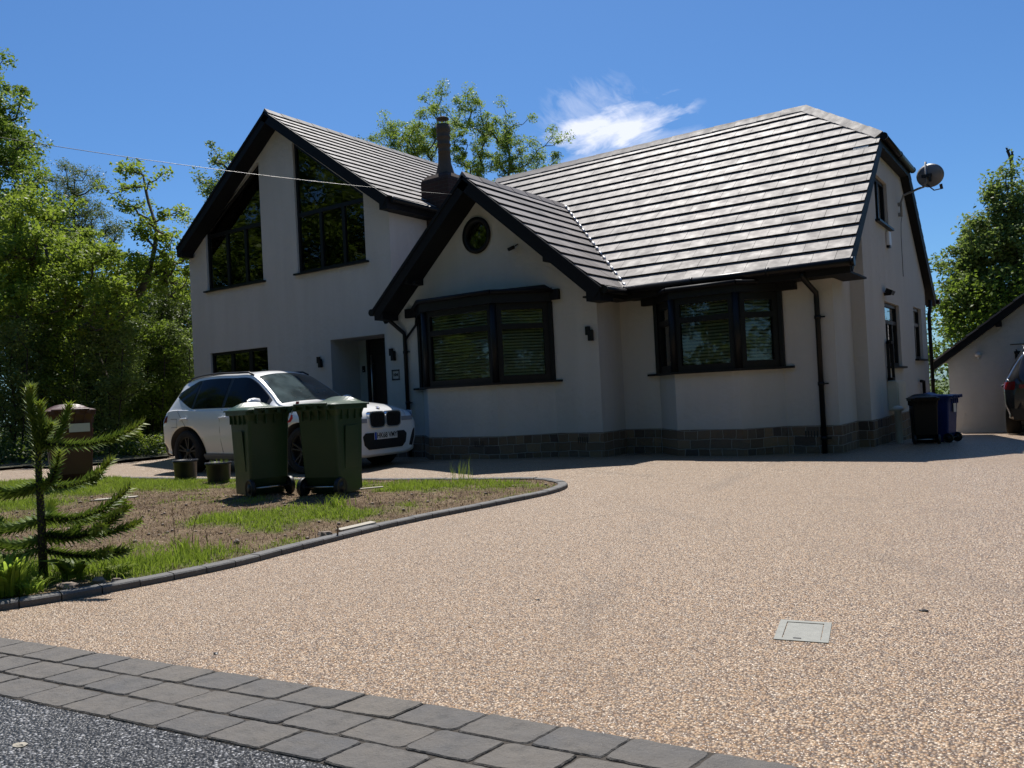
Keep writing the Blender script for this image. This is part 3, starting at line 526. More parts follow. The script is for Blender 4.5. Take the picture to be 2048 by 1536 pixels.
# porch recess
mb.box((1.36, yA+.221, 0), (1.459, 2.74, 2.4)); mb.box((1.36, 2.741, 0), (3.2, 2.84, 2.4)); mb.box((2.961, yA+.221, 0), (3.0, 2.74, 2.4)); mb.box((1.46, yA+.221, 2.301), (2.96, 2.74, 2.4))
hb(mb, 'wall', M['render'], None, 0, 'tall left wing wall')
mb = MB(); rB = lambda x: (4.549-.13-(5.917-x)*.918 if x < 5.917 else 4.549-.13-(x-5.917)*.863)
circ = [(5.82+.235*math.cos(a), 3.66+.25*math.sin(a)) for a in np.linspace(0, 2*math.pi, 28)[:-1]]
mb.wall([(xB0, -.1), (xB1, -.1), (xB1, rB(xB1)), (5.917, rB(5.917)), (xB0, rB(xB0))], [circ, [(4.6, .5), (7.06, .5), (7.06, 2.4), (4.6, 2.4)]], (0, yB, 0), X_, Z_, -Y_, .22)
mb.wall([(yB+.22, -.1), (yA+.3, -.1), (yA+.3, rB(xB0)), (yB+.22, rB(xB0))], [], (xB0, 0, 0), Y_, Z_, -X_, .2)
mb.wall([(yB+.22, -.1), (yC, -.1), (yC, 2.46), (yB+.22, 2.46)], [], (xB1, 0, 0), Y_, Z_, X_, .2)
hb(mb, 'wall', M['render'], None, 0, 'front gable wall')
mb = MB(); zS = 2.44
mb.wall([(xB1-.3, -.1), (xCa, -.1), (xCa, zS), (xB1-.3, zS)], [[(8.7, .5), (10.38, .5), (10.38, 2.3), (8.7, 2.3)]], (0, yC, 0), X_, Z_, -Y_, .22)
mb.wall([(yC+.22, -.1), (yN, -.1), (yN, zC(yN)-.16), (yC+.22, zC(yC+.22)-.16)], [], (xCa, 0, 0), Y_, Z_, X_, .15)
mb.box((xCa-.15, yN, -.1), (xCb-.22, yN+.1, zC(yN)-.16)); mb.box((xCb-.219, yN+.001, -.1), (xCb, yN+.1, zC(yN)-.16))
gy1, gz1 = 4.183, 4.731; top_ = gz1-.14
holesG = [[(4.22, 3.45), (5.26, 3.45), (5.26, 4.20), (4.22, 4.20)], [(4.50, 1.16), (5.80, 1.16), (5.80, 2.20), (4.50, 2.20)], [(7.27, 1.30), (8.20, 1.30), (8.20, 2.28), (7.27, 2.28)]]
mb.wall([(yN+.101, -.5), (yR, -.5), (yR, zC(2*5.461-yR)-.16), (2*5.461-gy1+.2, top_), (gy1-.2, top_), (yN+.101, zC(yN+.1)-.16)], holesG, (xCb, 0, 0), Y_, Z_, X_, .22)
mb.wall([(xA1+.01, -.5), (xCb-.23, -.5), (xCb-.23, 2.4), (xA1+.01, 2.4)], [], (0, yR, 0), X_, Z_, Y_, .22)
hb(mb, 'wall', M['render'], None, 0, 'bungalow front and right end wall')
# ---- bays
def wire(P2, off):                                                    # offset an open plan polyline outward (-y side)
    out = []
    for i in range(len(P2)):
        a = Vector(P2[max(i-1, 0)]); b = Vector(P2[i]); c = Vector(P2[min(i+1, len(P2)-1)]); d1 = (b-a).normalized() if i else (c-b).normalized(); d2 = (c-b).normalized() if i < len(P2)-1 else d1
        n1 = Vector((d1.y, -d1.x)); n2 = Vector((d2.y, -d2.x)); m_ = (n1+n2).normalized(); out.append(tuple(b+m_*(off/max(.3, m_.dot(n1)))))
    return out
def strip(mb, P2, z0, z1, th, mi=0, off=0.0):
    A = wire(P2, off); B = wire(P2, off-th)
    for i in range(len(A)-1):
        a, b, c, d = A[i], A[i+1], B[i+1], B[i]; q = [(*a, z0), (*b, z0), (*c, z0), (*d, z0), (*a, z1), (*b, z1), (*c, z1), (*d, z1)]
        mb.add(q, [(3, 2, 1, 0), (4, 5, 6, 7), (0, 1, 5, 4), (2, 3, 7, 6)]+([(3, 0, 4, 7)] if i == 0 else [])+([(1, 2, 6, 5)] if i == len(A)-2 else []), mi)
def glaze(parent, O, U, wd, z0, z1, transom=None, mull=(), fw=.065, blind=True, N=None):
    """one glazed facet: frame (returned), pane and blind as its children; O is its lower outer corner, U along it, N outward"""
    U = Vector(U).normalized(); N = Vector(N) if N is not None else Vector((U.y, -U.x, 0)); O = Vector(O); mb = MB(); T = .06
    def bar(u0, v0, u1, v1, d=0): mb.obox(O+U*u0+Z_*v0-N*T, U*(u1-u0), Z_*(v1-v0), N*(T-d))
    h = z1-z0; bar(0, 0, fw, h); bar(wd-fw, 0, wd, h); bar(fw, 0, wd-fw, fw, .001); bar(fw, h-fw, wd-fw, h, .001)
    if transom: bar(fw, transom-z0-.04, wd-fw, transom-z0+.04, .002)
    for m_ in mull: bar(m_-.035, fw, m_+.035, h-fw, .003)
    fr = parent_build(mb, 'window', M['frame'], parent, .006); ix = fr
    mb = MB(); p = O-N*.035; mb.obox(p+U*(fw-.01)+Z_*(fw-.01)-N*.008, U*(wd-2*fw+.02), Z_*(h-2*fw+.02), N*.008); mb.build('pane', M['glassbay'], ix)
    if blind:
        mb = MB(); n_ = int((h-.1)/.047)
        for i in range(n_):
            zz = z0+.06+i*.047; q = O+U*.03-N*(.075+random.uniform(0, .002)); q.z = zz; mb.obox(q, U*(wd-.06), (-N*.032+Z_*.026), Z_*.0022-N*.001)
        for m_ in (.15, .5, .85): q = O+U*(wd*m_)-N*.125; q.z = z0+.05; mb.obox(q, U*.004, Z_*(h-.08), -N*.004)
        mb.build('blind', M['blind'], ix)
    else:
        mb = MB(); q = O+U*.03-N*.10+Z_*.02; mb.obox(q, U*(wd-.06), Z_*(h-.04), -N*.004); mb.build('pale_panel', M['blind'], ix)
    return fr
def parent_build(mb, name, mat, parent, bevel=0):
    return hb(mb, name, mat) if parent is house else mb.build(name, mat, parent, None, 0)
def bay(plan, zsill, ztop, zfas, transom, label, oh=.07):
    wallp = plan; mb = MB(); strip(mb, wallp, .38, zsill, .12); w_ = hb(mb, 'bay_wall', M['render']); w_['label'] = label
    mb = MB(); strip(mb, wallp, -.08, .378, .2, 0, .012); mb.build('plinth', M['stone'], w_)
    mb = MB(); strip(mb, wallp, zsill+.001, zsill+.035, .2, 0, .07)
    q = wire(wallp, .07); mb.box((q[0][0]-.12, plan[0][1]-.06, zsill+.002), (q[0][0]+.1, plan[0][1]+.02, zsill+.034)); mb.box((q[-1][0]-.1, plan[0][1]-.06, zsill+.002), (q[-1][0]+.10, plan[0][1]+.02, zsill+.034)); mb.build('sill', M['frame'], w_)
    for i in range(3):
        a = Vector(plan[i]); b = Vector(plan[i+1]); d = (b-a).normalized()
        a3 = Vector((*a, zsill+.036)); g_ = glaze(w_, a3+Vector((*d, 0))*.03, (*d, 0), (b-a).length-.06, zsill+.036, ztop, transom, (), .085 if i == 1 else .10, not (i == 0 and zsill > 1.175)); 
    for p in plan[1:3]: mb = MB(); mb.tube([(*p, zsill+.03), (*p, ztop)], .055, 8); mb.build('corner_post', M['frame'], w_)
    for p in (plan[0], plan[-1]): mb = MB(); mb.box((p[0]-.03, p[1]-.05, zsill+.03), (p[0]+.03, p[1]+.0, ztop)); mb.build('corner_post', M['frame'], w_)
    mb = MB(); strip(mb, plan, ztop, zfas, .16, 0, oh); q = wire(plan, oh-.002); mb.prism([(p[0], p[1]) for p in q], (0, 0, 0), X_, Y_, Z_, ztop+.02, ztop+.05)
    mb.build('fascia', M['frame'], w_)
    # shallow hipped lead roof with moulded gutter
    lo = wire(plan, oh+.035); mb = MB(); hi = [(p[0]+(.25 if k == 0 else (-.25 if k == 3 else 0)), p[1]) for k, p in enumerate(plan)]
    hi = [(plan[0][0]+.1, plan[0][1]), (plan[1][0]+.1, plan[0][1]-.05), (plan[2][0]-.1, plan[0][1]-.05), (plan[3][0]-.1, plan[0][1])]
    mb.add([(*p, zfas+.01) for p in lo]+[(*p, zfas+.10) for p in hi]+[(*p, zfas-.02) for p in lo], [(0, 1, 5, 4), (1, 2, 6, 5), (2, 3, 7, 6), (8, 9, 1, 0), (9, 10, 2, 1), (10, 11, 3, 2), (4, 5, 6, 7), (8, 0, 4), (11, 7, 3)])
    for i in range(3): mb.tube([(*lo[i], zfas-.01), (*lo[i+1], zfas-.01)], .035, 8)
    mb.build('bay_roof', M['blackrough'], w_); return w_
planB = [(4.48, yB), (5.13, .62), (6.52, .62), (7.18, yB)]; planC = [(8.60, yC), (9.07, 1.49), (10.02, 1.49), (10.48, yC)]
bB = bay(planB, 1.17, 2.42, 2.60, 2.06, 'bay window in the front gable'); bC = bay(planC, 1.18, 2.26, 2.40, 1.95, 'bay window under the main eaves', .05)
mb = MB(); mb.box((8.40, yC-.10, 2.26), (10.72, yC-.002, 2.45)); hb(mb, 'lintel', M['blackrough'])
mb = MB(); mb.box((4.2, yB-.07, 2.44), (7.36, yB-.002, 2.60)); hb(mb, 'lintel', M['blackrough'])
# ---- plinth of the flat walls
mb = MB()
def pbox(x0, y0, x1, y1, z0=-.1): mb = MB(); mb.box((x0, y0, z0), (x1, y1, .38)); hb(mb, 'plinth', M['stone'])
pbox(xB0-.01, yB-.02, 4.46, yB+.02); pbox(7.20, yB-.02, xB1+.02, yB+.02); pbox(xB1-.01, yB+.021, xB1+.02, yC-.021); pbox(xB1+.021, yC-.02, 8.58, yC+.02); pbox(10.5, yC-.02, xCa+.02, yC+.02)
pbox(xCa-.01, yC+.021, xCa+.02, yN-.02, -.4); pbox(xCa+.021, yN-.02, xCb+.02, yN+.02, -.4); pbox(xCb-.01, yN+.021, xCb+.02, yR, -.5); pbox(xA0-.015, yA-.02, 1.44, yA+.02)
mb = MB()
for x, y in [(6.05, None), (7.55, yB-.023), (10.72, yC-.023)]:
    if y is None: y = .606
    mb = MB(); mb.box((x, y-.001, .215), (x+.2, y+.01, .315))
    for i in range(5): mb.box((x+.008+i*.038, y-.004, .22), (x+.008+i*.038+.014, y+.01, .31), 1)
    hb(mb, 'air_brick', [M['stone'], M['ink']])
# ---- wing A windows
def polywin(poly, bars, label, sill=True, fw=.055, O=(0, yA, 0), U=X_, N=-Y_, blind=None, rec=.05):
    O = Vector(O)-Vector(N)*rec; n = len(poly); mb = MB(); cx_ = sum(p[0] for p in poly)/n; cy_ = sum(p[1] for p in poly)/n; ins = []
    for i in range(n):
        a, b, c = (Vector(poly[j % n]) for j in (i-1, i, i+1)); d1 = (b-a).normalized(); d2 = (c-b).normalized(); n1 = Vector((-d1.y, d1.x)); n2 = Vector((-d2.y, d2.x))
        if n1.dot(Vector((cx_, cy_))-b) < 0: n1 = -n1
        if n2.dot(Vector((cx_, cy_))-b) < 0: n2 = -n2
        m_ = (n1+n2).normalized(); ins.append(tuple(b+m_*(fw/max(.35, m_.dot(n1)))))
    V_ = [(O+Vector(U)*p[0]+Z_*p[1]+Vector(N)*d) for d in (0, -.07) for pp in (poly, ins) for p in pp]; fs = []
    for i in range(n):
        j = (i+1) % n; fs += [(i, j, n+j, n+i), (n+i, n+j, 3*n+j, 3*n+i), (2*n+i, 3*n+i, 3*n+j, 2*n+j)]
    mb.add(V_, fs)
    for (u0, v0, u1, v1) in bars: mb.obox(O+Vector(U)*u0+Z_*v0+Vector(N)*-.06, Vector(U)*(u1-u0), Z_*(v1-v0), Vector(N)*.058)
    fr = hb(mb, 'window', M['frame']); fr['label'] = label
    mb = MB(); mb.prism(ins, O, U, Z_, N, -.035, -.028); mb.build('pane', M['glass'], fr)
    if sill:
        u0 = min(p[0] for p in poly); u1 = max(p[0] for p in poly); v0 = min(p[1] for p in poly); mb = MB(); mb.obox(Vector(O)+Vector(U)*(u0-.08)+Z_*(v0-.035)-Vector(N)*.02, Vector(U)*(u1-u0+.16), Z_*.034, Vector(N)*(.09+rec)); mb.build('sill', M['frame'], fr)
    if blind:
        u0 = min(p[0] for p in ins)-.01; u1 = max(p[0] for p in ins)+.01; v0 = min(p[1] for p in ins); v1 = max(p[1] for p in ins); mb = MB(); z = v0
        while z < v1: mb.obox(O+Vector(U)*u0+Z_*z-Vector(N)*.12, Vector(U)*(u1-u0), -Vector(N)*.03+Z_*.024, Z_*.002); z += .047
        mb.build('blind', M['blind'], fr)
    return fr
polywin(holesA[0], [(-2.48, 4.97, -.58, 5.05), (-1.85, 3.80, -1.77, 4.97), (-1.20, 3.80, -1.12, 4.97)], 'sloping apex window left of the gable centre')
polywin(holesA[1], [(.63, 4.94, 2.52, 5.02), (1.24, 3.80, 1.32, 4.94), (1.90, 3.80, 1.98, 4.94)], 'sloping apex window right of the gable centre')
polywin(holesA[2], [(-1.86, 1.33, -1.76, 2.26), (-1.22, 1.33, -1.10, 2.26)], 'wide ground floor window behind the white car', True, .06, blind=True)
for h_, lb, bars in zip(holesG, ['upper window in the end gable', 'nearer ground floor window in the end wall', 'farther ground floor window in the end wall'], [[(4.72, 3.5, 4.78, 4.15)], [(4.55, 1.86, 5.75, 1.92), (4.93, 1.2, 4.99, 1.86), (5.33, 1.2, 5.39, 1.86)], [(7.32, 1.93, 8.15, 1.99), (7.70, 1.35, 7.76, 1.93)]]):
    polywin(h_, bars, lb, True, .06, (xCb, 0, 0), Y_, X_)
# round window
mb = MB(); vs = []; n = 40
for r_, d in ((.285, -.012), (.285, -.035), (.235, -.04), (.205, -.02), (.205, .10)):
    for k in range(n): a = 2*math.pi*k/n; vs.append((5.82+r_*math.cos(a), yB+d, 3.66+r_*1.06*math.sin(a)))
mb.add(vs, [(i*n+k, i*n+(k+1) % n, (i+1)*n+(k+1) % n, (i+1)*n+k) for i in range(4) for k in range(n)], 0, None, True); rw = hb(mb, 'window', M['frame']); rw['label'] = 'round window in the front gable'
mb = MB(); mb.prism([(5.82+.215*math.cos(a), 3.66+.228*math.sin(a)) for a in np.linspace(0, 2*math.pi, 33)[:-1]], (0, yB, 0), X_, Z_, -Y_, -.02, -.012); mb.build('pane', M['glassbay'], rw)
# room linings so the openings read as rooms
mb = MB(); mb.box((xA0+.25, 5.2, .1), (xA1-.25, 5.25, 4.9)); mb.box((xA0+.25, 3.4, 2.6), (xA1-.25, 7.0, 2.7)); mb.box((xB0+.3, 4.2, .1), (11.1, 4.25, 2.4)); mb.box((xB0+.3, yC+.3, .02), (11.0, 4.2, .05))
mb.box((xB0+.3, yB+.25, 2.40), (xB1-.25, 4.2, 2.44)); hb(mb, 'room_partition', M['room'])
# ---- front door
mb = MB(); mb.box((1.73, 2.68, .1), (1.80, 2.739, 2.298)); mb.box((2.85, 2.68, .1), (2.92, 2.739, 2.298)); mb.box((1.80, 2.68, 2.23), (2.85, 2.739, 2.298)); df = hb(mb, 'door_frame', M['frame'])
mb = MB(); mb.box((1.802, 2.70, .1), (2.848, 2.739, 2.228)); d_ = mb.build('door', M['black'], df)
mb = MB(); mb.tube([(1.90, 2.64, .55), (1.90, 2.64, 1.98)], .017, 10); mb.tube([(1.90, 2.64, .75), (1.90, 2.70, .75)], .01, 6); mb.tube([(1.90, 2.64, 1.8), (1.90, 2.70, 1.8)], .01, 6); mb.build('handle', M['steel'], df)
# ---- roofs
def clip(poly, a, b, c):                                              # keep a*u+b*v<=c
    out = []
    for i in range(len(poly)):
        p, q = poly[i], poly[(i+1) % len(poly)]; dp = a*p[0]+b*p[1]-c; dq = a*q[0]+b*q[1]-c
        if dp <= 1e-9: out.append(p)
        if (dp < 0 < dq) or (dq < 0 < dp): t_ = dp/(dp-dq); out.append((p[0]+(q[0]-p[0])*t_, p[1]+(q[1]-p[1])*t_))
    return out
def tiles(mb, O, U, V, poly, gauge=.283, tw=.30, th=.030, seed=0):
    R = random.Random(seed); O, U, V = Vector(O), Vector(U).normalized(), Vector(V).normalized(); N = U.cross(V)
    cons = []; n = len(poly); ar = sum(poly[i][0]*poly[(i+1) % n][1]-poly[(i+1) % n][0]*poly[i][1] for i in range(n))
    for i in range(n):
        p, q = poly[i], poly[(i+1) % n]; a, b = q[1]-p[1], -(q[0]-p[0])
        if ar < 0: a, b = -a, -b
        cons.append((a, b, a*p[0]+b*p[1]))
    um = min(p[0] for p in poly); uM = max(p[0] for p in poly); vM = max(p[1] for p in poly); k = 0
    while k*gauge < vM:
        v0 = k*gauge; v1 = v0+gauge+.01; u = um-tw*(.5 if k % 2 else 0)-tw*.1
        while u < uM:
            q = [(u+.0022, v0), (u+tw-.0022, v0), (u+tw-.0022, v1), (u+.0022, v1)]
            for cn in cons: q = clip(q, *cn) if len(q) > 2 else q
            if len(q) > 2:
                jit = R.uniform(-.0015, .0015); tint = min(1, max(0, R.gauss(.5, .22))); hf = lambda vv: th*(1-(vv-v0)/gauge*.93)+jit
                top = [O+U*a+V*b+N*hf(b) for a, b in q]; bot = [O+U*a+V*b-N*.004 for a, b in q]; m_ = len(q)
                mb.add(top+bot, [tuple(range(m_))], 0, tint); mb.f += [tuple(len(mb.v)-2*m_+x for x in (i, (i+1) % m_))[::-1]+tuple(len(mb.v)-m_+x for x in (i, (i+1) % m_)) for i in range(m_)]
                mb.mi += [1]*m_; mb.t += [tint]*m_; mb.sm += [False]*m_
            u += tw
        k += 1
def roof(name, O, U, V, poly, label, seed, under=.10, slab_poly=None):
    mb = MB(); tiles(mb, O, U, V, poly, seed=seed); U = Vector(U).normalized(); V = Vector(V).normalized(); r_ = hb(mb, name, [M['tile'], M['tileedge']]); r_['label'] = label
    mb = MB(); mb.prism(slab_poly or poly, O, U, V, U.cross(V), -under, -.006); mb.build('roof_deck', M['blackrough'], r_); return r_
LC = (5.824-2.526)/math.sin(math.atan(sC)); xL = 3.25
vh = (4.731-2.526)/math.sin(math.atan(sC)); VC = Vector((0, 5.461-1.605, 5.824-2.526)).normalized()
rC = roof('roof', (0, 1.605, 2.526), X_, VC, [(xL, 0), (11.514, 0), (11.514, vh), (10.085, LC), (xL, LC)], 'main front slope with half hip', 1)
roof('roof', (0, 9.317, 2.526), -X_, Vector((0, -VC.y, VC.z)), [(-11.514, 0), (-xL, 0), (-xL, LC), (-10.085, LC), (-11.514, vh)], 'rear slope of the main roof', 2)
roof('roof', (11.514, 4.183, 4.731), Y_, Vector((-1.429, 0, 1.093)), [(0, 0), (2.556, 0), (1.278, 1.80)], 'half hip slope at the right end', 3)
VBr = Vector((-2.37, 0, 2.045)); LB = VBr.length
roof('roof', (8.287, .83, 2.504), Y_, VBr, [(0, 0), (.80, 0), (3.20, LB), (0, LB)], 'right slope of the front gable', 4, .08)
VBl = Vector((2.085, 0, 1.914)); LBl = VBl.length
roof('roof', (3.832, 4.05, 2.635), -Y_, VBl, [(0, 0), (3.22, 0), (3.22, LBl), (0, LBl)], 'left slope of the front gable', 5, .08)
VAr = Vector((-3.33, 0, 2.38)); LA = VAr.length; YE = 7.55
roof('roof', (3.496, 1.64, 4.801), Y_, VAr, [(0, 0), (YE-1.64, 0), (YE-1.64, LA), (0, LA)], 'right slope of the tall wing', 6)
roof('roof', (-3.164, YE, 4.801), -Y_, Vector((3.33, 0, 2.38)), [(0, 0), (YE-1.64, 0), (YE-1.64, LA), (0, LA)], 'left slope of the tall wing', 7)
def ridge(P0, P1, nA, nB, label, L=.42, w_=.15, h=.035, seed=0):
    """ridge tiles between P0 and P1; nA and nB point down each slope, across the ridge"""
    R = random.Random(seed); P0, P1 = Vector(P0), Vector(P1); d = (P1-P0); n = max(1, int(d.length/L)); d /= n; mb = MB(); nA = Vector(nA).normalized(); nB = Vector(nB).normalized()
    up = -(nA+nB).normalized()
    for i in range(n):
        a = P0+d*i; b = P0+d*(i+1)*1.0-d.normalized()*.006; sc = 1; tint = min(1, max(0, R.gauss(.6, .2))); V_ = []
        for p, e_ in ((a, .008), (b, 0)):
            V_ += [p+nA*w_+up*(e_+.012), p+nA*w_+up*(h+e_), p+nA*.05+up*(h+.018+e_), p+up*(h+.03+e_), p+nB*.05+up*(h+.018+e_), p+nB*w_+up*(h+e_), p+nB*w_+up*(e_+.012)]
        mb.add(V_, [(k, k+1, k+8, k+7) for k in range(6)]+[tuple(range(7))[::-1], tuple(range(7, 14))], 0, tint)
    bm = hb(mb, 'ridge_tiles', M['tile']); bm['label'] = label; return bm
dn = lambda v: -Vector(v).normalized()
ridge((3.3, 5.461, 5.83), (10.10, 5.461, 5.83), dn(VC), dn((0, -VC.y, VC.z)), 'ridge of the main roof')
hipd = Vector((1.429, -1.278, -1.093)); 
def across(dirv, down):                                              # component of 'down' perpendicular to the hip line
    dirv = Vector(dirv).normalized(); q = Vector(down)-dirv*Vector(down).dot(dirv); return q.normalized()
ridge((10.085, 5.461, 5.825), (11.53, 4.168, 4.72), across(hipd, (-1, -.9, -.85)), across(hipd, (1, .9, -.76)), 'front hip ridge', .36, .13)
ridge((10.085, 5.461, 5.825), (11.53, 6.754, 4.72), across((1.429, 1.278, -1.093), (-1, .9, -.85)), across((1.429, 1.278, -1.093), (1, -.9, -.76)), 'rear hip ridge', .36, .13)
ridge((5.917, .80, 4.552), (5.917, 3.95, 4.552), dn(VBr), dn(VBl), 'ridge of the front gable', .42, .12, .03)
ridge((.166, 1.62, 7.183), (.166, YE, 7.183), dn(VAr), dn((3.33, 0, 2.38)), 'ridge of the tall wing', .42, .13, .03)
# valley: dark open channel with bedded mortar along it
mb = MB(); a = Vector((8.287, .83+.80, 2.504)); b = Vector((5.917, 3.95, 4.549)); d = (b-a); n = 18
for i in range(n):
    p = a+d*(i+.1)/n; q = a+d*(i+.85)/n; nn = Vector((.5, -.5, .75)).normalized(); mb.tube([p+nn*.045, (p+q)/2+nn*.055, q+nn*.045], [.014, .026, .014], 6)
v_ = hb(mb, 'valley_mortar', M['lead']); mb = MB(); nn = Vector((.45, -.45, .75)).normalized(); side = d.normalized().cross(nn); mb.obox(a+nn*.012+side*.005, d, side*.075, nn*.022); mb.build('valley_gutter', M['ink'], v_)
# ---- barge boards, soffits
def barge(P0, P1, ydepth, wd, label, th=.03, ysoff=None):
    P0, P1 = Vector(P0), Vector(P1); d = P1-P0; n = Vector((-d.z, 0, d.x)).normalized(); n = n if n.z < 0 else -n
    mb = MB(); mb.obox(P0+n*.002, d, n*wd, Vector((0, -th, 0))); mb.obox(P0+n*(wd-.02)+Vector((0, .001, 0)), d, n*.018, Vector((0, ysoff, 0)))
    mb.obox(P0-n*.0+Vector((0, .0, 0)), d, n*.05, Vector((0, -th-.014, 0)), 0)
    o = hb(mb, 'bargeboard', M['blackrough']); o['label'] = label
yv = 1.64
barge((-3.18, yv, 4.795), (.166, yv, 7.19), 0, .20, 'left board of the tall gable', .03, .314); barge((3.512, yv, 4.795), (.166, yv, 7.19), 0, .20, 'right board of the tall gable', .03, .314)
yv = .83
barge((3.80, yv, 2.61), (5.917, yv, 4.555), 0, .20, 'left board of the front gable', .03, .42); barge((8.32, yv, 2.48), (5.917, yv, 4.555), 0, .20, 'right board of the front gable', .03, .42)
for lo_, hi_, nm in [ # boxed eaves ends, side soffits and fascias
    ((3.30, 1.62, 4.58), (3.50, 1.92, 4.76), 'soffit'),
    ((3.223, 1.92, 4.60), (3.47, YE, 4.63), 'soffit'),
    ((3.44, 1.93, 4.62), (3.47, YE, 4.79), 'soffit'),
    ((-3.17, 1.62, 4.58), (-2.97, 1.92, 4.76), 'soffit'),
    ((-3.45+.3, 1.93, 4.6), (-3.12, YE, 4.78), 'soffit'),
    ((3.83, .81, 2.42), (4.03, 1.2, 2.60), 'soffit'),
    ((8.06, .81, 2.30), (8.29, 1.2, 2.47), 'soffit'),
    ((8.23, .84, 2.36), (8.26, 1.63, 2.49), 'soffit'),
    ((xB1+.003, .84, 2.36), (8.23, 1.9, 2.385), 'soffit'),
    ((3.84, .84, 2.46), (3.87, 1.9, 2.62), 'soffit'),
    ((8.2, 1.63, 2.36), (11.50, 1.655, 2.515), 'soffit'),
    ((8.24, 1.656, 2.36), (11.50, 1.99, 2.385), 'soffit'),
    ((11.19, 1.99, 2.362), (11.50, 2.6, 2.387), 'soffit'),
    ]:
    mb = MB(); mb.box(lo_, hi_); hb(mb, nm, M['blackrough'])
for xx, zz, yy in [(4.52, 3.08, 1.0), (7.42, 3.08, 1.0)]: mb = MB(); mb.box((xx-.09, .84, zz-.10), (xx+.09, yB-.001, zz+.0)); hb(mb, 'purlin_end', M['blackrough'])
# end verge of main roof
mb = MB(); nv = VC.cross(X_).normalized(); nv = nv if nv.z < 0 else -nv
P0 = Vector((11.48, 1.605, 2.526)); P1 = Vector((11.48, 4.183, 4.731)); mb.obox(P0, P1-P0, nv*.19, X_*.03); mb.obox(P0+nv*.17-X_*.30, P1-P0, nv*.02, X_*.30)
q0 = Vector((11.48, 9.317, 2.526)); q1 = Vector((11.48, 6.739, 4.731)); nv2 = Vector((0, -nv.y, nv.z)); mb.obox(q0, q1-q0, nv2*.19, X_*.03); mb.obox(q0+nv2*.17-X_*.15, q1-q0, nv2*.02, X_*.15)
mb.box((11.35, 4.10, 4.57), (11.51, 6.82, 4.60)); mb.box((11.48, 4.15, 4.60), (11.51, 6.77, 4.74)); hb(mb, 'verge_board', M['blackrough'])
# ---- gutters and downpipes
def gutter(P, r_=.055, name='gutter'):
    mb = MB(); mb.tube(P, r_, 10); L = (Vector(P[-1])-Vector(P[0])).length
    n = max(1, int(L/.9)); 
    for i in range(n+1): p = Vector(P[0]).lerp(Vector(P[-1]), i/n); d = (Vector(P[-1])-Vector(P[0])).normalized(); mb.tube([p-d*.02, p+d*.02], r_+.008, 10)
    return hb(mb, name, M['gutter'])
gutter([(8.28, 1.56, 2.49), (11.55, 1.56, 2.49)]); gutter([(8.34, .85, 2.45), (8.34, 1.60, 2.46)], .05); gutter([(3.78, .80, 2.56), (3.78, 2.6, 2.56)], .055); gutter([(3.56, 1.70, 4.74), (3.56, YE, 4.74)], .05); gutter([(-3.22, 1.70, 4.74), (-3.22, YE, 4.74)], .05); gutter([(11.56, 4.15, 4.70), (11.56, 6.78, 4.70)], .05)
gutter([(3.8, 9.37, 2.49), (11.55, 9.37, 2.49)])
def pipe(P, label, r_=.036):
    mb = MB(); mb.tube(P, r_, 10)
    for i in range(len(P)-1):
        a, b = Vector(P[i]), Vector(P[i+1])
        if (a-b).length > 1.2:
            for f_ in (.12, .55, .9): p = a.lerp(b, f_); mb.tube([p-Z_*.025, p+Z_*.025], r_+.008, 10); mb.box((p.x+.02, p.y-.01, p.z-.01), (p.x+.10, p.y+.01, p.z+.01))
    o = hb(mb, 'downpipe', M['gutter']); o['label'] = label
pipe([(10.90, 1.60, 2.44), (10.90, 1.62, 2.36), (10.98, 1.93, 2.18), (10.98, 1.94, 2.1), (10.98, 1.94, .0)], 'downpipe right of the right bay')
pipe([(3.90, 1.05, 2.50), (3.90, 1.12, 2.42), (4.16, 1.19, 2.18), (4.16, 1.20, 2.10), (4.16, 1.20, .02)], 'downpipe at the inner corner by the door'); pipe([(4.50, 1.15, 2.46), (4.46, 1.17, 2.30), (4.20, 1.19, 2.08)], 'short branch pipe to the bay', .022)
pipe([(11.44, 8.95, 2.5), (11.44, 8.92, 2.35), (11.42, 8.86, 2.2), (11.42, 8.86, -.2)], 'downpipe at the rear corner'); pipe([(11.43, 7.33, 1.18-.3), (11.43, 7.62, .88), (11.43, 7.64, .1)], 'bent waste pipe above the bins', .03)
# ---- chimney
mb = MB(); cx_, cy_ = 3.47, 3.38; x0, x1, y0, y1 = 3.12, 3.83, 3.05, 3.72
mb.box((x0, y0, 3.4), (x1, y1, 5.34)); ch_ = hb(mb, 'chimney', M['brick'])
def frus(z0, z1, a, b): mb.add([(x0+a, y0+a, z0), (x1-a, y0+a, z0), (x1-a, y1-a, z0), (x0+a, y1-a, z0), (x0+b, y0+b, z1), (x1-b, y0+b, z1), (x1-b, y1-b, z1), (x0+b, y1-b, z1)], [(0, 1, 5, 4), (1, 2, 6, 5), (2, 3, 7, 6), (3, 0, 4, 7), (4, 5, 6, 7)])
mb = MB(); frus(5.34, 5.42, -.004, .015); frus(5.42, 5.52, .015, .10); mb.build('flaunching', M['brick'], ch_)
mb = MB(); mb.lathe([(.21, 5.50), (.18, 5.60), (.135, 5.76), (.122, 5.98), (.13, 5.985), (.13, 6.01), (.122, 6.02), (.124, 6.12), (.142, 6.125), (.142, 6.16), (.126, 6.17), (.13, 6.27), (.145, 6.28), (.145, 6.31), (.132, 6.32), (.135, 6.40), (.147, 6.41), (.147, 6.55), (.115, 6.55), (.115, 6.3)], 24, 0, (3.50, cy_, 0)); pt_ = mb.build('chimney_pot', M['pot'], ch_)
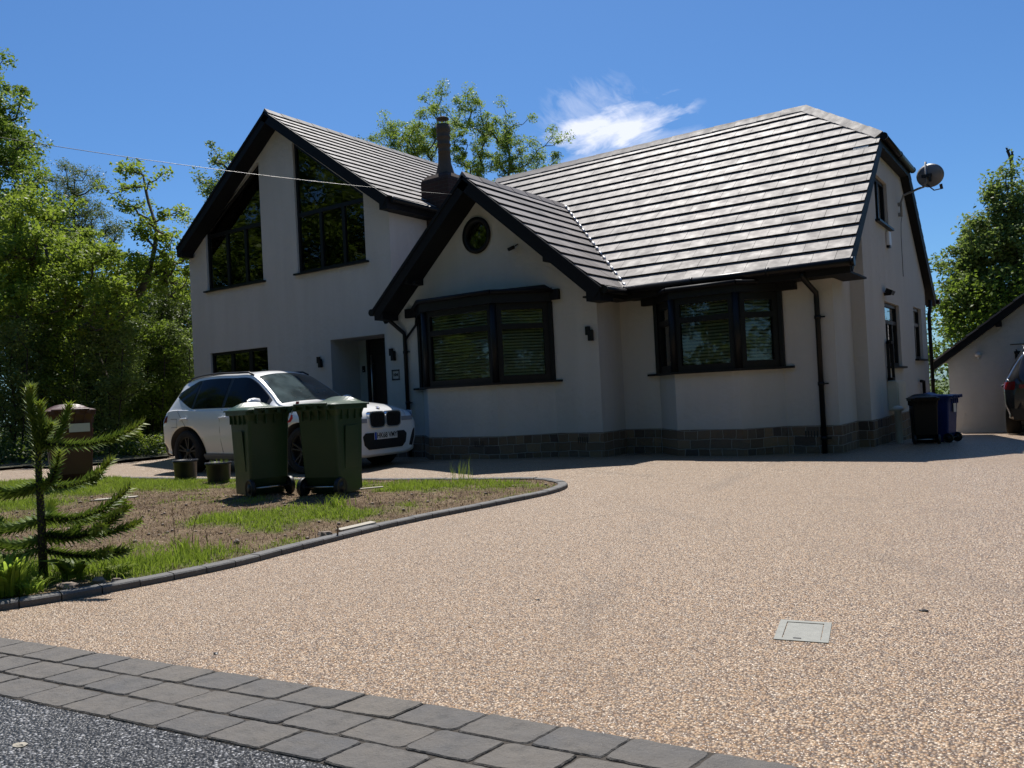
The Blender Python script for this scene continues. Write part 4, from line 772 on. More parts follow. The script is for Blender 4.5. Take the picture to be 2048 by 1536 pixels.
mb = MB(); mb.lathe([(0, 6.72), (.08, 6.715), (.128, 6.69), (.13, 6.665), (.08, 6.66), (0, 6.655)], 24, 0, (3.50, cy_, 0))
for a in (0, 2.1, 4.2): mb.tube([(3.5+.08*math.cos(a), cy_+.08*math.sin(a), 6.5), (3.5+.08*math.cos(a), cy_+.08*math.sin(a), 6.67)], .006, 6)
mb.build('cowl', M['pot'], ch_)
# ================================================================== things
VW = Vector((-.78, .62, 0)).normalized(); IL = Vector((-.82, -.57, 0)).normalized()
def rbox(mb, z0, z1, hx0, hy0, hx1, hy1, r=.05, n=4, cap0=True, cap1=True, mi=0, cx0=0, cy0=0, cx1=0, cy1=0, rings=1):
    """tapered box with rounded vertical corners"""
    def ring(hx, hy, z, cx, cy, rr):
        o = []
        for sx, sy, a0 in ((1, 1, 0), (-1, 1, math.pi/2), (-1, -1, math.pi), (1, -1, 1.5*math.pi)):
            for k in range(n+1): a = a0+math.pi/2*k/n; o.append((cx+sx*(hx-rr)+rr*math.cos(a), cy+sy*(hy-rr)+rr*math.sin(a), z))
        return o
    R_s = [ring(hx0+(hx1-hx0)*k/rings, hy0+(hy1-hy0)*k/rings, z0+(z1-z0)*k/rings, cx0+(cx1-cx0)*k/rings, cy0+(cy1-cy0)*k/rings, r) for k in range(rings+1)]
    m_ = len(R_s[0]); vs = [q for R in R_s for q in R]
    mb.add(vs, [(k*m_+i, k*m_+(i+1) % m_, (k+1)*m_+(i+1) % m_, (k+1)*m_+i) for k in range(rings) for i in range(m_)], mi)
    o = len(mb.v)-len(vs)
    if cap0: mb.f.append(tuple(o+i for i in range(m_))[::-1]); mb.mi.append(mi); mb.t.append(.5); mb.sm.append(False)
    if cap1: mb.f.append(tuple(o+rings*m_+i for i in range(m_))); mb.mi.append(mi); mb.t.append(.5); mb.sm.append(False)
# wheelie bin: local x across (wheels at +-x), y = depth, back (wheel side) at -y, front +y
def make_bin(mat, lidmat, name='wheelie_bin', Wt=.54, Dt=.66, Wb=.44, Db=.46, H=1.0):
    e = empty(name); mb = MB()
    rbox(mb, .20, H-.16, Wb/2, Db/2, Wt/2-.035, Dt/2-.06, .035, 4, False, False, 0, 0, .02, 0, .015, 3)
    rbox(mb, .02, .20, Wb/2-.005, Db/2-.05, Wb/2, Db/2, .03, 4, True, False, 0, 0, .075, 0, .02)
    rbox(mb, H-.16, H-.055, Wt/2-.035, Dt/2-.06, Wt/2-.015, Dt/2-.02, .035, 4, False, False, 0, 0, .015, 0, .02)
    rbox(mb, H-.10, H-.045, Wt/2, Dt/2-.01, Wt/2, Dt/2-.01, .03, 4, True, True, 0, 0, .02, 0, .02)
    for sx in (-1, 1):                                               # ribs under the rim, side panels
        for yy in (-.16, -.04, .10, .22): mb.obox((sx*(Wt/2-.036), yy, H-.20), (sx*.024, 0, 0), (0, .012, 0), (0, 0, .11))
        mb.obox((sx*(Wb/2+.0), -.10, .28), (sx*.006, 0, 0), (0, .24, 0), (sx*.028, 0, .45))
    for xx in (-.15, -.05, .05, .15): mb.obox((xx-.006, -Dt/2+.03, H-.20), (.012, 0, 0), (0, .03, 0), (0, 0, .11))
    for xx in (-.12, .12): mb.obox((xx-.006, Dt/2-.04, H-.19), (.012, 0, 0), (0, .03, 0), (0, 0, .10))
    for xx in (-.19, -.07, .07, .19): mb.box((xx-.02, -Dt/2-.035, H-.085), (xx+.02, -Dt/2+.02, H-.045))
    mb.tube([(-.20, -Dt/2-.025, H-.035), (.20, -Dt/2-.025, H-.035)], .014, 8)
    b = mb.build('bin_body', mat, e, None, .003)
    mb = MB()                                                        # lid: shallow dome with raised front hump
    nx_, ny_ = 12, 14; vs = []
    for j in range(ny_+1):
        for i in range(nx_+1):
            u_ = i/nx_*2-1; t_ = j/ny_; y = -Dt/2-.01+t_*(Dt+.03); edge = min(1, (1-abs(u_))*5)*min(1, t_*8+.15)*min(1, (1-t_)*6)
            hump = math.exp(-((t_-.80)/.11)**2)*max(0, 1-abs(u_/.80)**3)*.055; vs.append((u_*(Wt/2+.008), y, H-.042+.034*edge*(.6+.4*t_)+hump))
    o = len(vs); vs += [(v_[0], v_[1], H-.060) for v_ in vs]
    fs = [(j*(nx_+1)+i, j*(nx_+1)+i+1, (j+1)*(nx_+1)+i+1, (j+1)*(nx_+1)+i) for j in range(ny_) for i in range(nx_)]
    bd = [i for i in range(nx_+1)]+[j*(nx_+1)+nx_ for j in range(1, ny_+1)]+[ny_*(nx_+1)+i for i in range(nx_-1, -1, -1)]+[j*(nx_+1) for j in range(ny_-1, 0, -1)]
    fs += [(bd[(k+1) % len(bd)], bd[k], o+bd[k], o+bd[(k+1) % len(bd)]) for k in range(len(bd))]; mb.add(vs, fs, 0, None, False)
    for xx in (-.13, -.01, .11): mb.box((xx, -Dt/2-.04, H-.05), (xx+.05, -Dt/2+.03, H-.025))
    l_ = mb.build('lid', lidmat, e)
    for sx in (-1, 1):
        mb = MB(); mb.lathe([(0, -.024), (.04, -.024), (.045, -.012), (.085, -.012), (.095, -.024), (.10, -.015), (.10, .015), (.095, .024), (.085, .018), (.045, .018), (.04, .026), (0, .026)], 24, 0, (sx*(Wb/2+.005), -Db/2+.02, .10), 'x'); w_ = mb.build('wheel', M['trim'], e)
    mb = MB(); mb.tube([(-Wb/2, -Db/2+.02, .10), (Wb/2, -Db/2+.02, .10)], .011, 8); mb.build('axle', M['steel'], e)
    return e
def place(o, x, y, front, sc=1, z=None):
    o.location = (x, y, (float(gardz(np.array([x]), np.array([y]))[0])-.01) if z is None else G(x, y)+z); o.rotation_euler = (0, 0, math.atan2(-front.x, front.y)); o.scale = (sc,)*3; return o
a1 = math.radians(27); a2 = math.radians(33)
fL = IL*math.sin(a1)+VW*math.cos(a1); fR = -IL*math.sin(a2)+VW*math.cos(a2)
b1 = place(make_bin(M['binG'], M['binG']), 6.28, -3.60, fL, 1.0); tag(b1, 'green wheelie bin on the grass, left of the two standing back to back', 'wheelie bin', 'wheelie bins')
b2 = place(copy_tree(b1), 7.06, -3.27, fR, 1.03); tag(b2, 'green wheelie bin on the grass, right of the pair, in front of the car grille', 'wheelie bin', 'wheelie bins')
b3 = place(make_bin(M['binB'], M['binB']), 2.35, -3.74, Vector((-.92, .40, 0)), 1.14, .0); tag(b3, 'brown wheelie bin with a pale label behind the spiky conifer', 'wheelie bin', 'wheelie bins')
mb = MB(); mb.box((-.02, -.305, .70), (.20, -.286, .80)); mb.build('label', M['label'], b3)
b4 = place(make_bin(M['binK'], M['binK']), 11.95, 3.74, Vector((-.30, 1, 0)), .70, 0); tag(b4, 'black wheelie bin against the end wall of the house', 'wheelie bin', 'wheelie bins')
b5 = place(make_bin(M['binBl'], M['binBl']), 12.10, 4.32, Vector((-1, .25, 0)), .73, 0); tag(b5, 'blue wheelie bin behind the black one by the house end', 'wheelie bin', 'wheelie bins')
mb = MB(); mb.box((-.06, -.285, .62), (.06, -.278, .80)); mb.build('sticker', M['whitepl'], b5)
# red and white tape between the two green bins
mb = MB(); p = at(592, 803, -3.62); s_ = []
for k in range(9): s_.append(p+Vector((-.012*k+.01*math.sin(k*1.3), -.006*k, -.028*k)))
for k in range(8):
    q = Vector((.03+.008*math.sin(k*2), .02*math.cos(k), .006*math.sin(k))); mb.add([s_[k], s_[k]+q, s_[k+1]+q, s_[k+1]], [(0, 1, 2, 3)], 1 if k in (2, 3, 4) else 0)
tag(mb.build('tape', [M['red'], M['whitepl']], None, tuple(p)), 'red and white tape hanging from the rim between the two green bins', 'tape')
# flower pots sunk at the lawn edge
def pot(x, y, r, h, label, soil):
    e = empty('plant_pot', (x, y, G(x, y)+.055), 0, label, 'plant pot', 'black pots at the lawn edge'); mb = MB()
    mb.lathe([(r*.86, 0), (r*.97, h*.86), (r*1.04, h*.88), (r*1.04, h), (r*.97, h), (r*.95, h*.8), (0, h*.8)], 28); mb.build('pot_body', M['potblk'], e)
    if soil:
        mb = MB()
        for k in range(26): a = random.random()*6.28; q = r*.8*random.random()**.5; mb.add([(q*math.cos(a)-.006, q*math.sin(a), h*.8), (q*math.cos(a)+.006, q*math.sin(a), h*.8), (q*math.cos(a)+.02*math.cos(a*3), q*math.sin(a)+.02*math.sin(a*2), h+.02+.04*random.random())], [(0, 1, 2)])
        mb.build('weeds', M['grass'], e)
pot(3.50, -2.74, .165, .27, 'empty black plastic pot left of its twin behind the grass', False); pot(4.37, -2.82, .165, .25, 'black plastic pot with weeds in it beside the left green bin', True)
# ---- wall lamps
def lamp(x, y, z, label):
    e = empty('wall_lamp', (x, y, z), 0, label, 'wall lamp', 'black up and down wall lamps'); mb = MB(); mb.box((-.055, -.075, -.02), (.005, -.02, .11)); mb.build('upper_shade', M['black'], e); mb = MB(); mb.box((.0-.010, -.085, -.11), (.055, -.018, .05)); mb.build('lower_shade', M['black'], e)
    mb = MB(); mb.box((-.035, -.02, -.06), (.035, .0, .06)); mb.build('bracket', M['black'], e)
lamp(1.16, yA, 1.87, 'black stepped wall lamp left of the porch opening'); lamp(3.84, yB, 1.83, 'black stepped wall lamp above the house number'); lamp(7.86, yB, 1.865, 'black stepped wall lamp right of the front gable bay')
# ---- house number with a zigzag border
e = empty('house_number', (3.86, yB, 1.465), 0, 'black house number in a square of little zigzags beside the door', 'number sign'); mb = MB(); s_ = .094; n = 8
for sd in range(4):
    for k in range(n):
        t0 = -s_+2*s_*k/n; t1 = t0+2*s_/n*.9; ins = .0
        for (a, b, c, d) in ((t0, s_-.026, t0+.008, s_), (t0+.008, s_-.008, t0+.016, s_-.001), (t0+.010, s_-.026, t0+.018, s_-.018)):
            P_ = [(a, b), (c, b), (c, d), (a, d)]; P_ = [(x, z) if sd == 0 else (-z, x) if sd == 1 else (-x, -z) if sd == 2 else (z, -x) for x, z in P_]
            mb.prism(P_, (0, 0, 0), X_, Z_, -Y_, .0, .008)
mb.build('border', M['ink'], e); text('104', .075, M['ink'], e, 'digits', Matrix.Translation((0, -.006, 0)) @ Matrix.Rotation(math.pi/2, 4, 'X'), .003)
e = empty('doorbell', (1.585, 2.739, 1.70), 0, 'small black doorbell panel on the porch back wall', 'doorbell'); mb = MB(); mb.box((-.035, -.02, -.065), (.035, 0, .065)); mb.build('housing', M['black'], e); mb = MB(); mb.lathe([(0, -.026), (.012, -.024), (.012, -.018)], 14, 0, (0, 0, -.03), 'y'); mb.build('button', M['steel'], e)
# ---- cameras
def cctv(loc, d, label, r_=.03):
    d = Vector(d).normalized(); e = empty('security_camera', loc, 0, label, 'camera'); mb = MB(); mb.tube([(0, 0, 0), d*.03+Vector((0, -.03, -.02)), d*.05+Vector((0, -.05, -.03))], .010, 8); mb.build('bracket', M['black'], e)
    mb = MB(); p = d*.03+Vector((0, -.05, -.035)); mb.tube([p, p+d*.11], r_, 12); mb.build('camera_body', M['black'], e); mb = MB(); mb.tube([p+d*.111, p+d*.116], r_*.8, 12); mb.build('lens', M['carglass'], e)
cctv((6.62, yB-.0, 3.40), (-.8, -.4, -.35), 'small black camera under the right slope of the front gable'); cctv((4.62, yB-.26, 3.02), (.9, -.3, -.1), 'small black camera under the left slope of the front gable', .026)
# ---- dish
e = empty('satellite_dish', (xCb, 6.27, 3.95), 0, 'grey satellite dish on a bent pole above the end wall', 'satellite dish'); mb = MB()
mb.tube([(.05, 0, -.15), (.05, 0, .10), (.10, 0, .22), (.35, -.1, .27), (.44, -.13, .28), (.49, -.14, .36), (.49, -.14, .70)], .019, 10); mb.box((.0, -.03, -.14), (.05, .03, -.08)); mb.box((.0, -.03, .04), (.05, .03, .10)); mb.build('pole', M['dish'], e)
dn_ = Vector((.45, -.85, .28)).normalized(); dn_ = Vector((.30, .92, .25)).normalized(); q = dn_.to_track_quat('Z', 'Y').to_matrix(); mb = MB(); vs = [Vector((.53, -.10, .46))+q @ Vector((.235*math.cos(a)*r_, .20*math.sin(a)*r_, .07*r_*r_-.035)) for r_ in np.linspace(.001, 1, 8) for a in np.linspace(0, 2*math.pi, 37)[:-1]]
mb.add(vs, [(i*36+k, i*36+(k+1) % 36, (i+1)*36+(k+1) % 36, (i+1)*36+k) for i in range(7) for k in range(36)], 0, None, True); dd_ = mb.build('reflector', M['dish'], e); md = dd_.modifiers.new('solid', 'SOLIDIFY'); md.thickness = .006
mb = MB(); mb.box((.42, -.18, .43), (.58, -.14, .48)); mb.box((.53, -.19, .34), (.57, -.15, .46)); mb.build('back_bracket', M['ink'], e); mb = MB(); mb.tube([(.50, -.15, .30), (.58, .0, .22), (.67, .26, .28)], .01, 8); mb.tube([(.67, .26, .27), (.66, .24, .36)], .025, 10); mb.build('feed_arm', M['ink'], e)
mb = MB(); mb.tube([(.06, .02, -.1), (.03, .03, -.25), (.015, .05, -.5), (.012, .06, -1.2)], .005, 6); mb.build('cable', M['trim'], e)
# ---- wall things at the end of the house
e = empty('alarm_box', (xCb, 5.02, 3.24), 0, 'white alarm box with a dark lower edge on the end wall', 'alarm box'); mb = MB(); rbox(mb, -.10, .12, .03, .10, .025, .09, .02, 3, True, True, 0, .03, 0, .03, 0); mb.build('cover', M['whitepl'], e); mb = MB(); mb.box((.0, -.06, -.14), (.05, .06, -.101)); mb.build('strobe', M['black'], e)
e = empty('security_light', (xCb, 4.52, 2.33), 0, 'small black floodlight above the end wall window', 'floodlight'); mb = MB(); mb.box((0, -.02, -.05), (.10, .02, .0)); mb.build('bracket', M['black'], e); mb = MB(); mb.obox((.03, -.12, -.0), (.09, 0, -.05), (0, .24, 0), (.03, 0, .06)); mb.build('lamp_head', M['black'], e)
e = empty('meter_cabinet', (xCb, 4.78, .46), 0, 'cream meter cabinet low on the end wall', 'meter cabinet'); mb = MB(); mb.box((0, -.42, 0), (.14, .30, .46)); mb.build('cabinet', M['cream'], e, None, .008); mb = MB(); mb.box((.14, -.38, .03), (.155, .26, .43)); mb.build('cabinet_door', M['cream'], e); mb = MB(); mb.tube([(.07, -.2, 0), (.07, -.2, -.3), (.05, -.2, -.55)], .012, 6); mb.build('cable', M['trim'], e)
e = empty('bracket_rail', (xCb, 4.36, .93), 0, 'tall black metal bracket standing off the end wall', 'bracket'); mb = MB(); mb.box((.02, -.03, 0), (.06, .01, .62)); mb.box((.06, .10, .0), (.10, .13, .60)); mb.box((.02, -.03, .58), (.10, .13, .62)); mb.box((.02, -.03, .0), (.10, .13, .05)); mb.build('rail', M['black'], e)
e = empty('wall_boiler_vent', (xCb, 4.15, .48), 0, 'low grey capped standpipe beside the black bin', 'standpipe'); mb = MB(); mb.lathe([(.05, -.5), (.05, -.02), (.09, .0), (.09, .03), (.05, .06), (0, .07)], 16, 0, (.20, -.18, 0)); mb.build('pipe', M['cream'], e)
# ---- telephone wire
A = at(60, 265, -4.5); A2 = A+(A-at(940, 404, .82))*.6; B_ = Vector((5.76, .80, 4.27)); mb = MB(); W_ = []
for k in range(41): t_ = k/40; p = A2.lerp(B_, t_); p.z -= .55*t_*(1-t_)*1.2; W_.append(p)
mb.tube(W_, .0042, 5); tag(mb.build('wire', M['trim'], None, tuple(B_)), 'thin telephone wire running from the trees to the front gable', 'wire')
# ---- garage
e = empty('garage', (13, 9.75, -.25), 0, 'cream rendered garage with a dark sloping roof beside the house end', 'garage'); gY = 9.75
def gp_(mb, name, mat): o = mb.build(name, mat, e); o.matrix_parent_inverse = Matrix.Translation((-13, -9.75, .25)); return o
Gp = lambda px, py: at(px, py, gY)
c0 = Gp(1893, 672); gx0 = c0.x; ge = Gp(1868, 725); gr = Gp(2048, 590); slope = (gr.z-ge.z)/(gr.x-ge.x); gw = 4.6; gax = gx0+gw/2
gtop = lambda x: ge.z-.13+(x-ge.x)*slope if x < gax else ge.z-.13+(2*gax-x-ge.x)*slope
mb = MB(); dx0 = Gp(2033, 705).x; dz1 = Gp(2033, 705).z
mb.wall([(gx0, -.6), (gx0+gw, -.6), (gx0+gw, gtop(gx0)), (gax, gtop(gax)), (gx0, gtop(gx0))], [[(dx0, -.45), (gx0+gw-1.3, -.45), (gx0+gw-1.3, dz1), (dx0, dz1)]], (0, gY, 0), X_, Z_, -Y_, .2); mb.box((gx0, gY+.2, -.6), (gx0+.2, gY+5, gtop(gx0))); mb.box((gx0+gw-.2, gY+.2, -.6), (gx0+gw, gY+5, gtop(gx0))); gp_(mb, 'wall', t_g if False else M['render'])
mb = MB(); mb.box((dx0+.03, gY+.08, -.45), (gx0+gw-1.33, gY+.12, dz1-.03)); gd = gp_(mb, 'garage_door', M['greygreen']); mb = MB(); mb.box((dx0-.04, gY-.01, dz1-.02), (gx0+gw-1.26, gY+.07, dz1+.03)); mb.box((dx0-.03, gY-.008, -.45), (dx0+.03, gY+.07, dz1-.02)); gp_(mb, 'door_frame', M['black'])
for sg in (0, 1):
    mx_ = (lambda x: x) if sg == 0 else (lambda x: 2*gax-x); a = (ge.x, ge.z); b = (gax, ge.z+(gax-ge.x)*slope); mb = MB(); n = 12
    for k in range(n):
        x0_, x1_ = a[0]+(b[0]-a[0])*k/n, a[0]+(b[0]-a[0])*(k+1.08)/n; z0_, z1_ = a[1]+(b[1]-a[1])*k/n, a[1]+(b[1]-a[1])*(k+1.08)/n
        vs = [(mx_(x0_), gY-.25, z0_+.035), (mx_(x1_), gY-.25, z1_+.012), (mx_(x1_), gY+5.2, z1_+.012), (mx_(x0_), gY+5.2, z0_+.035), (mx_(x0_), gY-.25, z0_-.01), (mx_(x1_), gY-.25, z1_-.02), (mx_(x1_), gY+5.2, z1_-.02), (mx_(x0_), gY+5.2, z0_-.01)]
        mb.add(vs, [(0, 1, 2, 3), (7, 6, 5, 4), (0, 4, 5, 1), (3, 2, 6, 7), (0, 3, 7, 4), (1, 5, 6, 2)], 0, random.random())
    gp_(mb, 'roof', M['tile']); mb = MB(); d = Vector((mx_(b[0])-mx_(a[0]), 0, b[1]-a[1])); mb.obox((mx_(a[0]), gY-.23, a[1]-.17), d, (0, .03, 0), (0, 0, .16)); mb.obox((mx_(a[0]), gY-.2, a[1]-.17), d, (0, .19, 0), (0, 0, .015)); gp_(mb, 'bargeboard', M['blackrough'])
mb = MB(); p = Gp(1998, 648); mb.box((p.x-.05, gY-.2, p.z-.06), (p.x+.05, gY-.001, p.z+.09)); gp_(mb, 'purlin_end', M['blackrough'])
p = Gp(1956, 709); e2 = empty('garage_lamp', (p.x, gY, p.z), 0, 'small white round lamp on the garage gable', 'wall lamp'); mb = MB(); mb.lathe([(0, -.10), (.045, -.08), (.06, -.04), (.045, 0)], 16, 0, (0, 0, 0), 'y'); mb.build('bulb_housing', M['whitepl'], e2); mb = MB(); mb.box((-.02, -.04, -.10), (.02, -.001, -.03)); mb.build('sensor', M['whitepl'], e2)
p = Gp(2032, 699); cctv((p.x, gY, p.z), (.5, -.4, -.5), 'small black camera over the garage door')
mb = MB(); mb.tube([Gp(2020, 689)-Y_*.01, Gp(2060, 687)-Y_*.01], .008, 6); tag(mb.build('cable', M['trim'], None, tuple(Gp(2020, 689))), 'dark cable clipped above the garage door', 'cable')
# ================================================================== cars
ST = [ # x, zb, hw_b, hw_m, z_sh, hw_s, z_te, hw_t, z_t
 (-.72, .50, .66, .78, .86, .72, .93, .62, .95), (-.705, .38, .76, .86, .93, .79, 1.00, .68, 1.03), (-.65, .30, .82, .915, 1.00, .845, 1.12, .70, 1.15), (-.56, .27, .85, .935, 1.05, .87, 1.28, .665, 1.32), (-.44, .25, .86, .943, 1.07, .88, 1.47, .61, 1.515),
 (-.28, .24, .865, .945, 1.075, .885, 1.535, .60, 1.585), (.05, .23, .87, .945, 1.065, .885, 1.58, .605, 1.64), (.5, .23, .87, .945, 1.05, .882, 1.597, .61, 1.662), (1.0, .23, .87, .945, 1.04, .88, 1.583, .605, 1.655), (1.35, .23, .87, .945, 1.035, .88, 1.57, .605, 1.645),
 (1.56, .23, .87, .945, 1.03, .88, 1.49, .625, 1.57), (1.78, .23, .87, .945, 1.025, .878, 1.36, .665, 1.43), (2.0, .23, .87, .945, 1.015, .876, 1.22, .715, 1.28), (2.18, .23, .87, .945, 1.005, .873, 1.095, .765, 1.15), (2.32, .23, .87, .945, 1.00, .87, 1.05, .78, 1.11), (2.6, .23, .87, .945, .985, .868, 1.025, .76, 1.09), (3.0, .23, .865, .94, .955, .85, 1.0, .72, 1.065),
 (3.30, .22, .85, .925, .92, .82, .965, .67, 1.03), (3.50, .21, .82, .895, .885, .785, .925, .62, .985), (3.62, .21, .77, .845, .85, .74, .89, .58, .94), (3.70, .22, .70, .775, .80, .68, .84, .54, .885), (3.745, .26, .60, .66, .74, .60, .77, .50, .81)]
ST = np.array(ST); 
def st_at(x):
    i = int(np.clip(np.searchsorted(ST[:, 0], x)-1, 0, len(ST)-2)); a = ST[max(i-1, 0)]; b = ST[i]; c = ST[i+1]; d = ST[min(i+2, len(ST)-1)]; t_ = (x-b[0])/(c[0]-b[0])
    mb_ = (c-a)/(c[0]-a[0])*(c[0]-b[0]); mc = (d-b)/(d[0]-b[0])*(c[0]-b[0])
    return (2*t_**3-3*t_**2+1)*b+(t_**3-2*t_**2+t_)*mb_+(-2*t_**3+3*t_**2)*c+(t_**3-t_**2)*mc
def section(x, sub=4):
    _, zb, hb_, hm, zs, hs, zte, ht, zt = st_at(x)
    P_ = [(0, zb), (hb_*.7, zb), (hb_, zb+.05), (hb_+.02, zb+.13), (hm-.012, .52*zs+.02), (hm, .72*zs), (hm-.006, .86*zs), (hs+.012, zs-.012), (hs, zs), (hs+(ht-hs)*.5+.012, zs+(zte-zs)*.5), (ht+.012, zte-.02), (ht-.02, zte+.012), (ht*.7, zte+(zt-zte)*.62), (ht*.35, zt-.006), (0, zt)]
    P_ = np.array(P_); out = []
    for i in range(len(P_)-1):
        a = P_[max(i-1, 0)]; b = P_[i]; c = P_[i+1]; d = P_[min(i+2, len(P_)-1)]
        for j in range(sub):
            t_ = j/sub; lin = b+(c-b)*t_; cr = .5*((2*b)+(c-a)*t_+(2*a-5*b+4*c-d)*t_*t_+(3*b-a-3*c+d)*t_**3); out.append(cr if i not in (0,) else lin)
    out.append(P_[-1]); return np.array(out)
def side_y(x, z):
    s_ = section(x); k = 4*8; seg_ = s_[k:4*11+1]; return float(np.interp(z, seg_[:, 1], seg_[:, 0]))
def low_y(x, z):
    s_ = section(x); seg_ = s_[8:4*8+1]; return float(np.interp(z, seg_[:, 1], seg_[:, 0]))
def top_z(x, y):
    s_ = section(x)[4*11:]; return float(np.interp(-y, -s_[:, 0], s_[:, 1]))
def clean(me):
    import bmesh
    bm = bmesh.new(); bm.from_mesh(me); bmesh.ops.remove_doubles(bm, verts=bm.verts, dist=1e-5); bmesh.ops.dissolve_degenerate(bm, dist=1e-6, edges=bm.edges); bmesh.ops.recalc_face_normals(bm, faces=bm.faces); bm.to_mesh(me); bm.free()
def make_car(paint, suv=True):
    e = empty('car'); xs = np.concatenate([np.linspace(-.72, -.4, 14)[:-1], np.linspace(-.4, 3.3, 46)[:-1], np.linspace(3.3, 3.745, 16)]); secs = [section(x) for x in xs]; n = len(secs[0])
    V_ = []; 
    for x, s_ in zip(xs, secs):
        for y, z in s_: V_.append((x, -y, z))
        for y, z in s_[-2:0:-1]: V_.append((x, y, z))
    m_ = 2*n-2; fs = [(i*m_+k, (i+1)*m_+k, (i+1)*m_+(k+1) % m_, i*m_+(k+1) % m_) for i in range(len(xs)-1) for k in range(m_)]; fs += [tuple(range(m_)), tuple((len(xs)-1)*m_+k for k in range(m_))[::-1]]
    mb = MB(); mb.add(V_, fs, 0, None, True); mb.sm[-1] = mb.sm[-2] = False
    b = mb.build('car_body', [paint, M['trim']], e)
    clean(b.data)
    # wheel arches
    cut = []
    for wx in (0, 2.864):
        for sy in (-1, 1):
            c = MB(); c.lathe([(0, -.22), (.43, -.22), (.43, .3), (0, .3)], 40, 1, (wx, sy*.90, .365), 'y'); 
            if sy < 0: c = MB(); c.lathe([(0, -.3), (.43, -.3), (.43, .22), (0, .22)], 40, 1, (wx, sy*.90, .365), 'y')
            co_ = c.build('cutter', [paint, M['trim']]); co_.data.transform(Matrix.Translation((wx, 0, 0)) @ Matrix.Diagonal((1.12, 1, 1, 1)) @ Matrix.Translation((-wx, 0, 0))); clean(co_.data); cut.append(co_); md = b.modifiers.new('arch', 'BOOLEAN'); md.object = co_; md.operation = 'DIFFERENCE'; md.solver = 'EXACT'
    bpy.context.view_layer.update(); dg = bpy.context.evaluated_depsgraph_get(); me = bpy.data.meshes.new_from_object(b.evaluated_get(dg)); b.modifiers.clear(); b.data = me
    for c in cut: bpy.data.objects.remove(c)
    # side glass, black surround
    zb_ = lambda x: 1.075+.012*(1.8-x)*.6+max(0, (.10-x))*.40; 
    def zt_(x):
        s_ = st_at(x); t1 = s_[6]-.045
        if x < 0: t1 = min(t1, 1.53-(0-x)*.42)
        return t1
    def sgl(name, x0, x1, sy, off, mat, mt=0, mbm=0, par=e):
        n1, n2 = 22, 8; V_ = []
        for i in range(n1+1):
            x = x0+(x1-x0)*i/n1; a = zb_(x)+mbm; c = max(zt_(x)-mt, a+.002); 
            for j in range(n2+1): z = a+(c-a)*j/n2; V_.append((x, sy*(side_y(x, z)+off), z))
        f_ = [(i*(n2+1)+j, (i+1)*(n2+1)+j, (i+1)*(n2+1)+j+1, i*(n2+1)+j+1) for i in range(n1) for j in range(n2)]; f_ = f_ if sy < 0 else [q[::-1] for q in f_]
        mb = MB(); mb.add(V_, f_, 0, None, True); return mb.build(name, mat, par)
    for sy in (-1, 1):
        sur = sgl('window_surround', -.43, 2.05, sy, .003, M['trim'], -.012, -.012)
        for x0, x1 in ((.98, 1.97), (.16, .90), (-.38, .10)): sgl('side_window', x0, x1, sy, .007, M['carglass'])
    # windscreen and rear window
    def across_(name, x0, x1, off, mat, hwf):
        n1, n2 = 12, 16; V_ = []
        for i in range(n1+1):
            x = x0+(x1-x0)*i/n1; hw = hwf(x)
            for j in range(n2+1): y = -hw+2*hw*j/n2; V_.append((x+off*.5*(1 if x0 > 0 else -1), y, top_z(x, abs(y))+off))
        mb = MB(); mb.add(V_, [(i*(n2+1)+j, (i+1)*(n2+1)+j, (i+1)*(n2+1)+j+1, i*(n2+1)+j+1) for i in range(n1) for j in range(n2)], 0, None, True); return mb.build(name, mat, e)
    across_('windscreen', 1.50, 2.22, .006, M['carwind'], lambda x: st_at(x)[7]-.055)
    across_('rear_window', -.57, -.46, .006, M['carglass'], lambda x: st_at(x)[7]-.06)
    # roof rails, spoiler, mirrors, handles, side trim
    for sy in (-1, 1):
        mb = MB(); P_ = []
        for k in range(15): x = -.34+1.75*k/14; P_.append((x, sy*(st_at(x)[7]-.015), st_at(x)[6]+.03+(.018 if 0 < k < 14 else -.01)))
        mb.tube(P_, .016, 8); mb.build('roof_rail', M['trim'], e)
        em = MB(); rings = []
        for k, (xo, yo, hy, hz) in enumerate([(0, 0, .01, .02), (.0, .04, .06, .075), (-.01, .12, .085, .085), (-.02, .20, .08, .075), (-.03, .245, .03, .04)]):
            rings.append([(1.93+xo+hy*.9*math.cos(a), sy*(.90+yo), 1.115+hz*math.sin(a)+.01*(math.cos(a))) for a in np.linspace(0, 2*math.pi, 17)[:-1]])
        em.add([q for r_ in rings for q in r_], [(i*16+k, i*16+(k+1) % 16, (i+1)*16+(k+1) % 16, (i+1)*16+k) if sy > 0 else (i*16+k, (i+1)*16+k, (i+1)*16+(k+1) % 16, i*16+(k+1) % 16) for i in range(4) for k in range(16)]+[tuple(64+k for k in range(16))], 0, None, True)
        mr = em.build('wing_mirror', paint, e); mb = MB(); mb.box((1.91, min(sy*.86, sy*1.10), 1.035), (1.99, max(sy*.86, sy*1.10), 1.05)); mb.build('mirror_base', M['trim'], mr)
        for hx in (1.02, -.02): mb = MB(); mb.tube([(hx-.10, sy*(low_y(hx, .90)+.012), .905), (hx-.06, sy*(low_y(hx, .90)+.03), .915), (hx+.06, sy*(low_y(hx, .90)+.03), .918), (hx+.10, sy*(low_y(hx, .90)+.012), .92)], .013, 8); mb.build('door_handle', paint, e)
        mb = MB()                                                      # panel gaps
